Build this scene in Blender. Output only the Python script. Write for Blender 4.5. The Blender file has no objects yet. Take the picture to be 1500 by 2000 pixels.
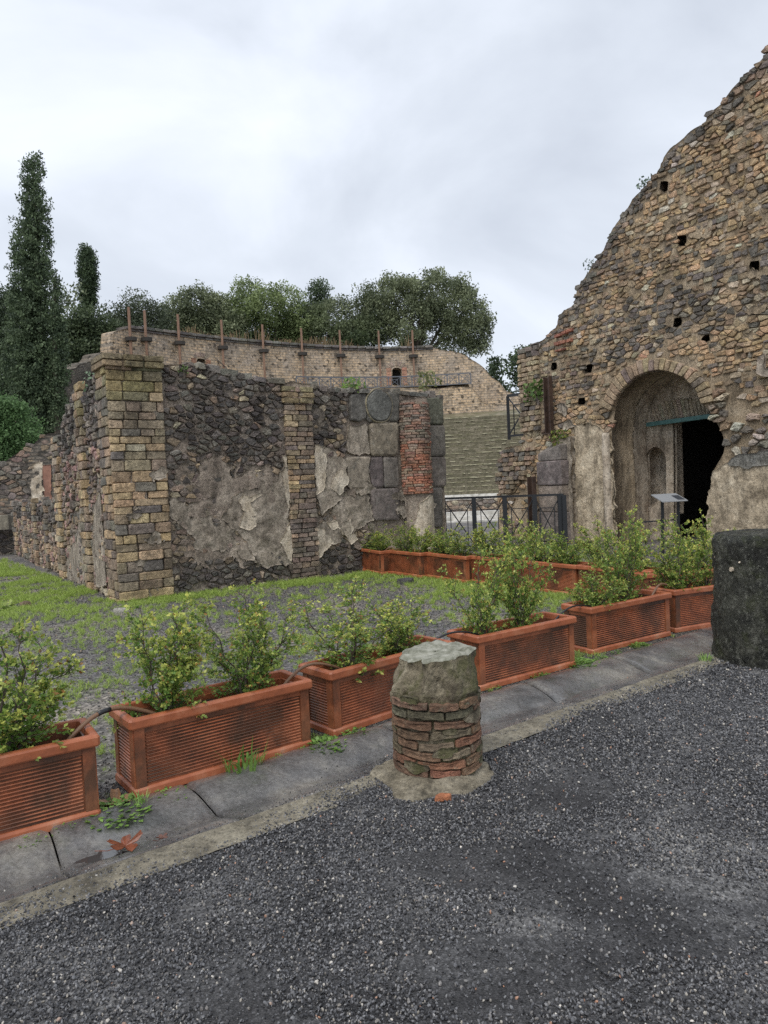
import bpy, math, random
import numpy as np
from mathutils import Matrix, Vector
random.seed(7); RNG = np.random.default_rng(7)
PI = math.pi
SC = bpy.context.scene
COL = SC.collection

# ------------------------------------------------------------------ camera
F, PITCH, ROLL, CAMH = 1402.0, .0389, -.0465, 1.6
cp_, sp_, cr_, sr_ = math.cos(PITCH), math.sin(PITCH), math.cos(ROLL), math.sin(ROLL)
cam = bpy.data.objects.new('camera', bpy.data.cameras.new('camera')); COL.objects.link(cam)
r0, u0, f0 = Vector((1, 0, 0)), Vector((0, sp_, cp_)), Vector((0, cp_, -sp_))
rv, uv_ = r0*cr_ + u0*sr_, -r0*sr_ + u0*cr_
M = Matrix.Identity(4)
for i in range(3):
    M[i][0], M[i][1], M[i][2] = rv[i], uv_[i], -f0[i]
M[2][3] = CAMH
cam.matrix_world = M
cam.data.sensor_fit = 'VERTICAL'; cam.data.sensor_height = 36; cam.data.lens = F/2000*36
cam.data.clip_start = .05; cam.data.clip_end = 2000
SC.camera = cam

# ------------------------------------------------------------------ world and sun (overcast)
SUN_EL, SUN_AZ = math.radians(56), math.radians(205)
w = bpy.data.worlds.new('World'); SC.world = w; w.use_nodes = True
nt = w.node_tree; nt.nodes.clear()
N = nt.nodes.new; LK = nt.links.new
out = N('ShaderNodeOutputWorld'); sky = N('ShaderNodeTexSky'); sky.sky_type = 'NISHITA'; sky.sun_disc = False
sky.sun_elevation = SUN_EL; sky.sun_rotation = SUN_AZ
bg1 = N('ShaderNodeBackground'); bg1.inputs[1].default_value = .1; LK(sky.outputs[0], bg1.inputs[0])
tc = N('ShaderNodeTexCoord'); mp = N('ShaderNodeMapping'); mp.inputs['Scale'].default_value = (1, 1, 1.7)
mp.inputs['Location'].default_value = (.3, .15, .0)
LK(tc.outputs['Generated'], mp.inputs[0])
n1 = N('ShaderNodeTexNoise'); n1.inputs['Scale'].default_value = 2.3; n1.inputs['Detail'].default_value = 7; n1.inputs['Roughness'].default_value = .5; n1.inputs['Distortion'].default_value = .35
LK(mp.outputs[0], n1.inputs[0])
rp = N('ShaderNodeValToRGB'); cr = rp.color_ramp
cr.elements[0].position = .3; cr.elements[0].color = (.53, .575, .655, 1)
cr.elements[1].position = .68; cr.elements[1].color = (.84, .885, .97, 1)
e = cr.elements.new(.47); e.color = (.655, .705, .785, 1)
e = cr.elements.new(.56); e.color = (.745, .795, .88, 1)
LK(n1.outputs[0], rp.inputs[0])
bg2 = N('ShaderNodeBackground'); bg2.inputs[1].default_value = .94; LK(rp.outputs[0], bg2.inputs[0])
mx = N('ShaderNodeMixShader'); mx.inputs[0].default_value = .94
LK(bg1.outputs[0], mx.inputs[1]); LK(bg2.outputs[0], mx.inputs[2]); LK(mx.outputs[0], out.inputs[0])
sd = bpy.data.lights.new('sun', 'SUN'); sd.energy = 1.5; sd.angle = math.radians(35); sd.color = (1, .96, .9)
so = bpy.data.objects.new('sun', sd); COL.objects.link(so)
sdir = Vector((math.sin(SUN_AZ)*math.cos(SUN_EL), math.cos(SUN_AZ)*math.cos(SUN_EL), math.sin(SUN_EL)))
so.rotation_euler = sdir.to_track_quat('Z', 'Y').to_euler(); so.location = (0, 0, 60)
SC.view_settings.view_transform = 'Standard'; SC.view_settings.look = 'None'
SC.view_settings.exposure = 0.38; SC.view_settings.gamma = 1
SC.render.engine = 'CYCLES'
SC.cycles.use_denoising = False; SC.cycles.max_bounces = 6; SC.cycles.diffuse_bounces = 3; SC.cycles.glossy_bounces = 2; SC.cycles.transparent_max_bounces = 4

# ------------------------------------------------------------------ pixel rays -> places in the yard
def ray(px, py):
    a, b = px-750, py-1000
    u = a*cr_ + b*sr_; v = -a*sr_ + b*cr_
    return np.array([u/F, cp_ - v/F*sp_, -sp_ - v/F*cp_])
def gp(px, py, z=0.):
    d = ray(px, py); t = (z-CAMH)/d[2]; return np.array([d[0]*t, d[1]*t, z])
def at(px, py, Y):
    d = ray(px, py); d = d*Y/d[1]; return np.array([d[0], d[1], d[2]+CAMH])
def on(O, D, p):
    d = ray(*p); u, t = np.linalg.solve(np.array([[D[0], -d[0]], [D[1], -d[1]]]), -np.array(O[:2]))
    return (u, d[2]*t + CAMH)

# ------------------------------------------------------------------ noise
def _h(i, j, k):
    s = np.sin(i*127.1 + j*311.7 + k*74.7)*43758.5453
    return s - np.floor(s)
def vn(x, y, z=0.):
    x, y, z = np.broadcast_arrays(np.asarray(x, float), np.asarray(y, float), np.asarray(z, float))
    xi, yi, zi = np.floor(x), np.floor(y), np.floor(z)
    f = [t-ti for t, ti in ((x, xi), (y, yi), (z, zi))]; f = [t*t*(3-2*t) for t in f]
    r = 0
    for a in (0, 1):
        for b in (0, 1):
            for c in (0, 1):
                wgt = (f[0] if a else 1-f[0])*(f[1] if b else 1-f[1])*(f[2] if c else 1-f[2])
                r = r + wgt*_h(xi+a, yi+b, zi+c)
    return r*2-1
def fbm(x, y, z=0., o=4):
    r, a = 0, 1.
    for k in range(o):
        r = r + a*vn(x*2**k+17*k, y*2**k+5*k, z*2**k); a *= .5
    return r

# ------------------------------------------------------------------ object helpers
def tag(o, label=None, cat=None, group=None, kind=None):
    if label: o['label'] = label
    if cat: o['category'] = cat
    if group: o['group'] = group
    if kind: o['kind'] = kind
    return o
def thing(name, label, cat, loc=(0, 0, 0), rz=0, group=None):
    o = bpy.data.objects.new(name, None); COL.objects.link(o); o.location = Vector([float(c) for c in loc]); o.rotation_euler.z = rz
    o.empty_display_size = .2
    return tag(o, label, cat, group, 'thing')
def rawmesh(name, V, Fc, mat, col=None, smooth=False):
    me = bpy.data.meshes.new(name)
    V = np.asarray(V, np.float64).reshape(-1, 3)
    if isinstance(Fc, np.ndarray):
        k = Fc.shape[1]; nf = len(Fc)
        me.vertices.add(len(V)); me.vertices.foreach_set('co', V.astype(np.float32).ravel())
        me.loops.add(nf*k); me.loops.foreach_set('vertex_index', Fc.astype(np.int32).ravel())
        me.polygons.add(nf); me.polygons.foreach_set('loop_start', np.arange(0, nf*k, k, dtype=np.int32))
        me.update(calc_edges=True)
    else:
        me.from_pydata([tuple(v) for v in V.tolist()], [], [tuple(f) for f in Fc])
    if col is not None:
        at_ = me.color_attributes.new('col', 'FLOAT_COLOR', 'POINT')
        c = np.ones((len(V), 4), np.float32); c[:, :3] = np.asarray(col)
        at_.data.foreach_set('color', c.ravel())
    if mat: me.materials.append(mat)
    if smooth: me.polygons.foreach_set('use_smooth', np.ones(len(me.polygons), bool))
    return me
def mobj(name, V, Fc, mat, parent=None, col=None, smooth=False, world=True, kind=None):
    V = np.asarray(V, float).reshape(-1, 3)
    if parent is not None and world:
        p = parent
        while p is not None:
            V = V - np.array(p.location); p = p.parent
    me = rawmesh(name, V, Fc, mat, col, smooth)
    o = bpy.data.objects.new(name, me); COL.objects.link(o)
    if parent is not None: o.parent = parent
    if kind: o['kind'] = kind
    return o
def copy_tree(o, parent=None):
    c = o.copy(); COL.objects.link(c); c.parent = parent
    for ch in list(o.children): copy_tree(ch, c)
    return c
BOXF = [(0, 3, 2, 1), (4, 5, 6, 7), (0, 1, 5, 4), (1, 2, 6, 5), (2, 3, 7, 6), (3, 0, 4, 7)]
def boxv(c0, ax, ay, az):
    c0, ax, ay, az = map(lambda t: np.asarray(t, float), (c0, ax, ay, az))
    return [c0, c0+ax, c0+ax+ay, c0+ay, c0+az, c0+ax+az, c0+ax+ay+az, c0+ay+az]
def join(lst):
    V, Fc, o = [], [], 0
    for v, f in lst:
        V += [tuple(x) for x in v]; Fc += [tuple(i+o for i in q) for q in f]; o += len(v)
    return np.array(V, float), Fc
def bar(a, b, wd, dp=None, side=(0, 0, 1)):
    """square bar from a to b"""
    a, b = np.array(a, float), np.array(b, float); dp = dp or wd
    d = b-a; d = d/np.linalg.norm(d); s = np.cross(d, side)
    if np.linalg.norm(s) < 1e-3: s = np.cross(d, (1, 0, 0))
    s = s/np.linalg.norm(s); t = np.cross(s, d)
    return boxv(a-s*wd/2-t*dp/2, s*wd, t*dp, b-a), BOXF
def tube(P, r, n=6):
    P = np.array(P, float); r = np.broadcast_to(r, (len(P),))
    V, Fc = [], []
    for i, p in enumerate(P):
        d = P[min(i+1, len(P)-1)]-P[max(i-1, 0)]; d = d/(np.linalg.norm(d)+1e-9)
        a = np.cross(d, (0, 0, 1)) if abs(d[2]) < .9 else np.cross(d, (1, 0, 0))
        a = a/np.linalg.norm(a); b = np.cross(d, a)
        for k in range(n):
            t = 2*PI*k/n; V.append(p + r[i]*(math.cos(t)*a+math.sin(t)*b))
        if i:
            for k in range(n):
                Fc.append(((i-1)*n+k, (i-1)*n+(k+1) % n, i*n+(k+1) % n, i*n+k))
    Fc.append(tuple(range(n))[::-1]); Fc.append(tuple((len(P)-1)*n+k for k in range(n)))
    return V, Fc

# ------------------------------------------------------------------ materials
def newmat(name):
    m = bpy.data.materials.new(name); m.use_nodes = True
    n = m.node_tree; b = n.nodes['Principled BSDF']
    return m, n, b
def nz(n, vec, scale, detail=6, rough=.6, dist=0.):
    t = n.nodes.new('ShaderNodeTexNoise'); t.inputs['Scale'].default_value = scale
    t.inputs['Detail'].default_value = detail; t.inputs['Roughness'].default_value = rough; t.inputs['Distortion'].default_value = dist
    n.links.new(vec, t.inputs['Vector']); return t.outputs[0]
def ramp(n, fac, stops):
    r = n.nodes.new('ShaderNodeValToRGB'); el = r.color_ramp.elements
    while len(el) > 1: el.remove(el[-1])
    for i, (p, c) in enumerate(stops):
        if isinstance(c, (int, float)): c = (c, c, c)
        e = el[0] if i == 0 else el.new(p)
        e.position = p; e.color = (*c, 1)
    n.links.new(fac, r.inputs[0]); return r.outputs[0]
def mix(n, fac, a, b, mode='MIX'):
    m = n.nodes.new('ShaderNodeMix'); m.data_type = 'RGBA'; m.blend_type = mode
    for i, v in ((0, fac), (6, a), (7, b)):
        if isinstance(v, (int, float)): m.inputs[i].default_value = v
        elif isinstance(v, tuple): m.inputs[i].default_value = (*v, 1)
        else: n.links.new(v, m.inputs[i])
    return m.outputs[2]
def coords(n, kind='Object', scale=None):
    t = n.nodes.new('ShaderNodeTexCoord').outputs[kind]
    if scale:
        mpn = n.nodes.new('ShaderNodeMapping'); mpn.inputs['Scale'].default_value = scale
        n.links.new(t, mpn.inputs[0]); t = mpn.outputs[0]
    return t
def bump(n, b, hgt, strength=.5, dist=.01, prev=None):
    bm = n.nodes.new('ShaderNodeBump'); bm.inputs['Strength'].default_value = strength; bm.inputs['Distance'].default_value = dist
    n.links.new(hgt, bm.inputs['Height'])
    if prev is not None: n.links.new(prev, bm.inputs['Normal'])
    n.links.new(bm.outputs[0], b.inputs['Normal']); return bm.outputs[0]
def attr(n, name='col'):
    a = n.nodes.new('ShaderNodeAttribute'); a.attribute_name = name; return a.outputs['Color']

def stone_mat(name, scale=14, bd=.02, rough=.85, lichen=(.42, .42, .36), lich=.5, dark=.45, pits=True):
    m, n, b = newmat(name); c = coords(n)
    v1 = ramp(n, nz(n, c, scale, 10, .78), [(.34, dark*.55), (.44, .8), (.54, 1.1), (.66, 1.75)])
    v = mix(n, 1., attr(n), v1, 'MULTIPLY')
    l = ramp(n, nz(n, c, scale*.7, 10, .8, .3), [(.55, 0.), (.66, lich)])
    v = mix(n, l, v, lichen)
    l2 = ramp(n, nz(n, c, 1.7, 8, .7), [(.36, .5), (.5, .95), (.62, 1.2)])
    v = mix(n, 1., v, l2, 'MULTIPLY')
    n.links.new(v, b.inputs['Base Color']); b.inputs['Roughness'].default_value = rough
    b1 = bump(n, b, nz(n, c, scale*1.6, 10, .75), 1., bd*2)
    if pits:
        vo = n.nodes.new('ShaderNodeTexVoronoi'); vo.inputs['Scale'].default_value = scale*3.2; n.links.new(c, vo.inputs['Vector'])
        bump(n, b, ramp(n, vo.outputs['Distance'], [(.0, 0.), (.35, 1.)]), .5, bd*.6, b1)
    return m
def mortar_mat(name, c1, c2, c3, scale=3., bd=.02, fine=28, rough=.93):
    m, n, b = newmat(name); c = coords(n)
    v = ramp(n, nz(n, c, scale, 9, .68, .4), [(.3, c1), (.5, c2), (.7, c3)])
    g = ramp(n, nz(n, c, fine, 8, .8), [(.34, .35), (.46, .85), (.56, 1.1), (.68, 1.6)])
    v = mix(n, 1., v, g, 'MULTIPLY')
    v = mix(n, 1., v, ramp(n, nz(n, coords(n, scale=(1, 1, .28)), scale*1.7, 8, .72), [(.36, .5), (.5, 1.), (.66, 1.18)]), 'MULTIPLY')
    vo = n.nodes.new('ShaderNodeTexVoronoi'); vo.inputs['Scale'].default_value = fine*.75; n.links.new(c, vo.inputs['Vector'])
    v = mix(n, 1., v, ramp(n, vo.outputs['Distance'], [(.06, .45), (.22, 1.)]), 'MULTIPLY')
    n.links.new(v, b.inputs['Base Color']); b.inputs['Roughness'].default_value = rough
    b1 = bump(n, b, nz(n, c, fine*.5, 10, .78), 1., bd*2)
    return m
M_LAVA = stone_mat('lava_stone', 13, .022, .8, (.36, .36, .33), .45, .5)
M_TUFF = stone_mat('tuff_stone', 16, .022, .88, (.46, .42, .33), .35, .42)
M_BRICK = stone_mat('old_brick', 20, .012, .88, (.4, .36, .3), .3, .5)
M_ASH = stone_mat('ashlar', 9, .015, .8, (.34, .34, .3), .5, .5)
M_MORT_F = mortar_mat('facade_mortar', (.17, .135, .105), (.36, .295, .235), (.56, .48, .385), 2.2, .03)
M_MORT_R = mortar_mat('gable_mortar', (.22, .165, .105), (.41, .32, .215), (.56, .465, .34), 1.8, .03)
M_PLAST = mortar_mat('old_plaster', (.38, .31, .215), (.62, .53, .41), (.76, .68, .55), 3.2, .012, 34)
M_PLASTD = mortar_mat('grey_plaster', (.17, .14, .105), (.36, .305, .24), (.54, .47, .38), 3.6, .02, 24)
M_JAMB = mortar_mat('passage_plaster', (.26, .20, .145), (.50, .42, .325), (.68, .60, .49), 2.2, .012, 18)
M_MORT_D = mortar_mat('dark_mortar', (.09, .075, .06), (.19, .16, .13), (.32, .275, .22), 4, .03)
M_PLASO = mortar_mat('gable_plaster', (.20, .16, .11), (.50, .41, .29), (.76, .66, .50), 2.6, .02, 20)
M_MOSSY = mortar_mat('wall_top', (.10, .10, .085), (.22, .21, .185), (.36, .36, .33), 6, .03)

# ------------------------------------------------------------------ polygon signed distance
def sdpoly(P):
    P = np.array(P, float); Q = np.roll(P, -1, 0)
    def f(x, y):
        x = np.asarray(x, float); y = np.asarray(y, float)
        d = np.full(x.shape, 1e9); s = np.zeros(x.shape, bool)
        for (ax, ay), (bx, by) in zip(P, Q):
            ex, ey = bx-ax, by-ay; wx, wy = x-ax, y-ay
            t = np.clip((wx*ex+wy*ey)/(ex*ex+ey*ey+1e-12), 0, 1)
            d = np.minimum(d, (wx-ex*t)**2+(wy-ey*t)**2)
            c = ((ay <= y) & (by > y)) | ((by <= y) & (ay > y))
            with np.errstate(divide='ignore', invalid='ignore'):
                xi = ax + (y-ay)/np.where(by == ay, 1e-9, by-ay)*ex
            s ^= c & (x < xi)
        return np.where(s, -1, 1)*np.sqrt(d)
    return f
def minus(a, *bs):
    def f(x, y):
        r = a(x, y)
        for b in bs: r = np.maximum(r, -b(x, y))
        return r
    return f
def rough_sd(a, amp=.05, fr=4.):
    return lambda x, y: a(x, y) + amp*fbm(np.asarray(x)*fr, np.asarray(y)*fr, 3.3)
def plane(O, D, Nn):
    """world mapping of wall coordinates: u along D, v up, w along the outward normal"""
    O, D, Nn = [np.array(t, float) for t in (O, D, Nn)]
    def m(u, v, w):
        u, v, w = np.broadcast_arrays(*[np.asarray(t, float) for t in (u, v, w)])
        return np.stack([O[0]+D[0]*u+Nn[0]*w, O[1]+D[1]*u+Nn[1]*w, v+0*u], -1)
    return m
def arc(C, R):
    """u is the angle (rad) times R, w inward"""
    def m(u, v, w):
        u, v, w = np.broadcast_arrays(*[np.asarray(t, float) for t in (u, v, w)])
        a = u/R; r = R-w
        return np.stack([C[0]+r*np.cos(a), C[1]+r*np.sin(a), v+0*u], -1)
    return m
def slab(name, sdf, bb, cell, depth, Mp, mat, parent=None, disp=.015, fr=5., w0=0., back=True, smooth=True, matfn=None, kind=None):
    u0, u1, v0, v1 = bb; nu, nv = max(1, int(round((u1-u0)/cell))), max(1, int(round((v1-v0)/cell)))
    U, Vv = np.meshgrid(np.linspace(u0, u1, nu+1), np.linspace(v0, v1, nv+1), indexing='ij')
    cu, cv = (U[:-1, :-1]+U[1:, 1:])/2, (Vv[:-1, :-1]+Vv[1:, 1:])/2
    keep = sdf(cu, cv) < 0
    cnt = np.zeros(U.shape, int)
    for a in (0, 1):
        for b in (0, 1):
            cnt[a:nu+a, b:nv+b] += keep
    e = cell*.1; S = sdf(U, Vv); gx = (sdf(U+e, Vv)-S)/e; gy = (sdf(U, Vv+e)-S)/e; gl = np.sqrt(gx**2+gy**2)+1e-6
    bd = (cnt > 0) & (cnt < 4)
    st = np.clip(S, -cell*.7, cell*.7)
    U = np.where(bd, U-gx/gl*st, U); Vv = np.where(bd, Vv-gy/gl*st, Vv)
    idx = -np.ones(U.shape, int); sel = cnt > 0; n = sel.sum(); idx[sel] = np.arange(n)
    Wd = w0 + disp*fbm(U*fr, Vv*fr, 1.7+w0)
    front = Mp(U[sel], Vv[sel], Wd[sel]); bk = Mp(U[sel], Vv[sel], np.full(n, w0-depth))
    i, j = np.nonzero(keep)
    q = np.stack([idx[i, j], idx[i+1, j], idx[i+1, j+1], idx[i, j+1]], 1)
    Fs = [q, q[:, ::-1]+n] if back else [q]
    kp = np.pad(keep, 1)
    for di, dj, a, b in ((-1, 0, (0, 1), (0, 0)), (1, 0, (1, 0), (1, 1)), (0, -1, (0, 0), (1, 0)), (0, 1, (1, 1), (0, 1))):
        ed = keep & ~kp[1+di:1+di+nu, 1+dj:1+dj+nv]
        i, j = np.nonzero(ed)
        A_, B_ = idx[i+a[0], j+a[1]], idx[i+b[0], j+b[1]]
        Fs.append(np.stack([A_, A_+n, B_+n, B_], 1)[:, ::-1])
    Fc = np.concatenate(Fs)
    return mobj(name, np.concatenate([front, bk]), Fc, mat, parent, smooth=False, kind=kind)

# ------------------------------------------------------------------ masonry pieces
def clip(P, m, n):
    """keep the part of polygon P where (p-m).n < 0"""
    o = []; k = len(P)
    for i in range(k):
        a, b = P[i], P[(i+1) % k]
        da = (a[0]-m[0])*n[0]+(a[1]-m[1])*n[1]; db = (b[0]-m[0])*n[0]+(b[1]-m[1])*n[1]
        if da < 0: o.append(a)
        if (da < 0) != (db < 0):
            t = da/(da-db); o.append((a[0]+(b[0]-a[0])*t, a[1]+(b[1]-a[1])*t))
    return o
def cells(sdf, bb, dx, dy, jit=.8, margin=.03, R=.85, rnd=None, drop=.16):
    """irregular stone outlines: voronoi cells of jittered seeds"""
    rnd = rnd or random
    u0, u1, v0, v1 = bb; nx, ny = int((u1-u0)/dx)+1, int((v1-v0)/dy)+1
    g = {}
    for j in range(ny):
        for i in range(nx):
            if rnd.random() < drop: continue
            g[i, j] = (u0+(i+.5*(j % 2)+.5+(rnd.random()-.5)*jit)*dx, v0+(j+.5+(rnd.random()-.5)*jit)*dy)
    ks = list(g); P = np.array([g[k] for k in ks]); S = sdf(P[:, 0], P[:, 1])
    res = []
    for k, s in zip(ks, S):
        if s > -margin: continue
        a = g[k]; c, r = k
        poly = [(a[0]+math.cos(t*PI/4+.3)*dx*R*1.15, a[1]+math.sin(t*PI/4+.3)*dy*R*1.15) for t in range(8)]
        for i in (-2, -1, 0, 1, 2):
            for j in (-2, -1, 0, 1, 2):
                q = g.get((c+i, r+j))
                if q is None or (i == 0 and j == 0): continue
                m = ((a[0]+q[0])/2, (a[1]+q[1])/2); n = ((q[0]-a[0])/dx**2, (q[1]-a[1])/dy**2)
                poly = clip(poly, m, n)
                if len(poly) < 3: break
            if len(poly) < 3: break
        if len(poly) >= 3: res.append(poly)
    return res
def rows(sdf, bb, h, wr, jit=.1, margin=0., hj=.25, rnd=None):
    rnd = rnd or random
    u0, u1, v0, v1 = bb; v = v0; res = []
    while v < v1-.3*h:
        hh = min(h*(1+(rnd.random()-.5)*2*hj), v1-v); u = u0 - rnd.random()*wr[0]*.6
        u = u0
        first = True
        while u < u1-1e-3:
            ww = rnd.uniform(*wr)*(rnd.uniform(.5, 1) if first else 1); first = False
            if u1-(u+ww) < wr[0]*.5: ww = u1-u
            q = [(u, v), (u+ww, v), (u+ww, v+hh), (u, v+hh)]
            q = [(a+(rnd.random()-.5)*jit*h, b+(rnd.random()-.5)*jit*h) for a, b in q]
            if sdf is None or sdf(np.array([u+ww/2]), np.array([v+hh/2]))[0] < -margin: res.append(q)
            u += ww
        v += hh
    return res
def stone(poly, Mp, h, gap, rnd, sharp=False, w0=0., base=.03):
    P = np.array(poly); k = len(P)
    c = P.mean(0)
    if sharp:
        Q = P
        t = .08
        Q = np.concatenate([[P[i]*(1-t)+P[(i-1) % k]*t, P[i]*(1-t)+P[(i+1) % k]*t] for i in range(k)])
    else:
        Q = np.concatenate([[P[i]*.86+P[(i-1) % k]*.14, P[i]*.86+P[(i+1) % k]*.14] for i in range(k)])
        Q = c+(Q-c)*np.array([rnd.uniform(.86, 1.06) for _ in range(len(Q))])[:, None]
        gap = gap*rnd.choice((.7, 1., 1.3, 2.2))
    n = len(Q); D = Q-c; L = np.linalg.norm(D, axis=1); sz = L.mean()+1e-6
    D = D*np.clip((1-gap/np.maximum(L, 1e-4)), .3, 1)[:, None]
    rr = np.array([rnd.random() for _ in range(n*2+1)])
    if sharp:
        rings = [(1., -base), (.97, h*.75), (.86, h)]
        w2 = h*(.06*(rr[:n]-.5)); w3 = h*.12*(rr[n:2*n]-.5)
    else:
        rings = [(1., -base), (.97, h*.35), (.90, h*.85), (.55, h)]
        w2 = h*.5*(rr[:n]-.5); w3 = h*.7*(rr[n:2*n]-.5)
    tilt = (rnd.random()-.5, rnd.random()-.5)
    W = [np.full(n, w0-base), w0+rings[1][1]+w2, w0+rings[2][1]+w3] + ([w0+h+np.roll(w3, 2)*.7] if len(rings) == 4 else [])
    V = []
    for (s, _), wv in zip(rings, W):
        q = c + D*s; tl = (D[:, 0]*tilt[0]+D[:, 1]*tilt[1])/sz*h*.5*s
        V.append(Mp(q[:, 0], q[:, 1], wv+(tl if _ > 0 else 0)))
    V.append(Mp(np.array([c[0]]), np.array([c[1]]), np.array([w0+h*(1.02+.2*(rr[-1]-.5)*(not sharp))])))
    V = np.concatenate(V)
    Fc = []
    NR = len(rings)-1
    for r in range(NR):
        for i in range(n):
            j = (i+1) % n; Fc.append((r*n+i, r*n+j, (r+1)*n+j, (r+1)*n+i))
    for i in range(n): Fc.append((NR*n+i, NR*n+(i+1) % n, (NR+1)*n))
    return V, Fc
def area(P):
    return .5*abs(sum(P[i][0]*P[(i+1) % len(P)][1]-P[(i+1) % len(P)][0]*P[i][1] for i in range(len(P))))
def masonry(parent, polys, Mp, mat, colfn, h, gap=.012, name='stone', limit=300, sharp=False, w0=0., rest='rubble', minpx=8., smooth=None, base=.03, hfn=None):
    """every outline becomes a stone; the ones that show largest are parts of their own"""
    rnd = random.Random(len(polys)*13+5)
    L = []
    for p in polys:
        c = np.mean(np.array(p), 0); X = Mp(c[0], c[1], 0.)
        X = np.asarray(X).reshape(-1); D = math.hypot(X[0], X[1])
        hh = rnd.uniform(*h); hh = hfn(c[0], c[1], hh) if hfn else hh
        V, Fc = stone(p, Mp, hh, gap, rnd, sharp, w0, base)
        col = np.array(colfn(c[0], c[1], rnd))
        inview = abs(X[0]) < X[1]*.56+.3
        px = math.sqrt(area(p))*F/max(D, .5) if inview else 0
        L.append((px, V, Fc, col))
    L.sort(key=lambda t: -t[0])
    sm = False if smooth is None else smooth
    big = [t for t in L[:limit] if t[0] >= minpx]; small = L[len(big):]
    for px, V, Fc, col in big:
        mobj(name, V, Fc, mat, parent, col=np.tile(col, (len(V), 1)), smooth=sm)
    if small:
        VV, FF, CC, o = [], [], [], 0
        for px, V, Fc, col in small:
            VV.append(V); FF += [tuple(i+o for i in f) for f in Fc]; o += len(V); CC.append(np.tile(col, (len(V), 1)))
        mobj(rest, np.concatenate(VV), FF, mat, parent, col=np.concatenate(CC), smooth=sm, kind='stuff')
def pal(rnd, opts, var=.18, gain=1.32):
    t = rnd.random()*sum(o[0] for o in opts)
    for wgt, c in opts:
        t -= wgt
        if t <= 0: break
    k = 1+rnd.uniform(-var, var)
    return [min(.75, x*gain*k*(1+rnd.uniform(-.05, .05))) for x in c]
BLK = (.088, .077, .068); GRY = (.175, .153, .128); PUR = (.205, .162, .132); OCH = (.44, .32, .19); OCH2 = (.335, .25, .16)
TAN = (.40, .33, .235); BRN = (.27, .20, .14); PALE = (.52, .46, .37); RED = (.40, .155, .09); RED2 = (.33, .17, .115)

# ------------------------------------------------------------------ ground
AF = np.array([.81, .586]); AF = AF/np.linalg.norm(AF); NF = np.array([AF[1], -AF[0], 0])
BW = np.array([-.55, .835]); BW = BW/np.linalg.norm(BW); NW = np.array([-BW[1], BW[0], 0])
C0 = gp(237, 1177)
GT, GS = np.array([.8, .6]), np.array([-.6, .8])          # along / across the drain
def ground_mat():
    m, n, b = newmat('courtyard_ground'); c = coords(n)
    v = ramp(n, nz(n, c, .7, 6, .6), [(.35, (.085, .08, .085)), (.5, (.13, .122, .115)), (.65, (.21, .185, .155))])
    vo = n.nodes.new('ShaderNodeTexVoronoi'); vo.inputs['Scale'].default_value = 42; n.links.new(c, vo.inputs['Vector'])
    v = mix(n, 1., v, ramp(n, vo.outputs['Color'], [(.2, .45), (.6, 1.1), (.9, 2.1)]), 'MULTIPLY')
    n.links.new(v, b.inputs['Base Color']); b.inputs['Roughness'].default_value = .8
    b1 = bump(n, b, vo.outputs['Distance'], 1., .015)
    bump(n, b, nz(n, c, 9, 8, .7), .7, .03, b1); return m
xs = np.concatenate([[-900, -300, -100, -45], np.arange(-22, 13.01, .14), [20, 45, 100, 300, 900]])
ys = np.concatenate([[-300, -60, -15, -3], np.arange(0, 26.01, .14), [32, 45, 100, 300, 1200]])
X, Y = np.meshgrid(xs, ys, indexing='ij')
def ground_z(x, y):
    s = GS[0]*x+GS[1]*y
    court = np.clip((s-3.9)/2, 0, 1)
    return court*.03*vn(x*.8, y*.8) + .002 - .062*(1-np.clip((s-3.60)/.2, 0, 1))
Z = ground_z(X, Y); Z = np.where((np.abs(X) > 25) | (Y > 28) | (Y < -4), -.05, Z)
ii = np.arange(X.size).reshape(X.shape)
mobj('ground', np.stack([X, Y, Z], -1).reshape(-1, 3), np.stack([ii[:-1, :-1], ii[1:, :-1], ii[1:, 1:], ii[:-1, 1:]], -1).reshape(-1, 4), ground_mat(), smooth=True, kind='structure')

# path of compacted lava grit under the loose gravel
def grit_mat():
    m, n, b = newmat('lava_grit'); c = coords(n)
    base = ramp(n, nz(n, c, 1.1, 7, .62, .5), [(.42, (.026, .025, .026)), (.55, (.065, .064, .065)), (.66, (.19, .186, .18))])
    vo = n.nodes.new('ShaderNodeTexVoronoi'); vo.inputs['Scale'].default_value = 120; n.links.new(c, vo.inputs['Vector'])
    v = mix(n, 1., base, ramp(n, vo.outputs['Color'], [(.15, .5), (.6, 1.1), (.95, 2.4)]), 'MULTIPLY')
    n.links.new(v, b.inputs['Base Color']); b.inputs['Roughness'].default_value = .55
    b1 = bump(n, b, vo.outputs['Distance'], 1., .006)
    bump(n, b, nz(n, c, 60, 6, .7), .6, .008, b1); return m
def edge_s(t):                                            # ragged edge between path and drain
    return 3.105 + .045*vn(t*2.1, 7.) + .022*vn(t*9, 3.) + .012*vn(t*30, 1.) + .05*np.clip((t-.2), 0, 1)
T = np.linspace(-9, 16, 400); Sg = np.linspace(0, 1, 120)
TT, SS = np.meshgrid(T, Sg, indexing='ij')
s_abs = -5 + (edge_s(TT)+5)*SS
def path_z(x, y):
    return .002 + .012*fbm(x*1.3, y*1.3, 1.2, 3)
PX, PY = TT*GT[0]+s_abs*GS[0], TT*GT[1]+s_abs*GS[1]
PZ = path_z(PX, PY) - .02*(SS > .995)
ii = np.arange(TT.size).reshape(TT.shape)
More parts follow.
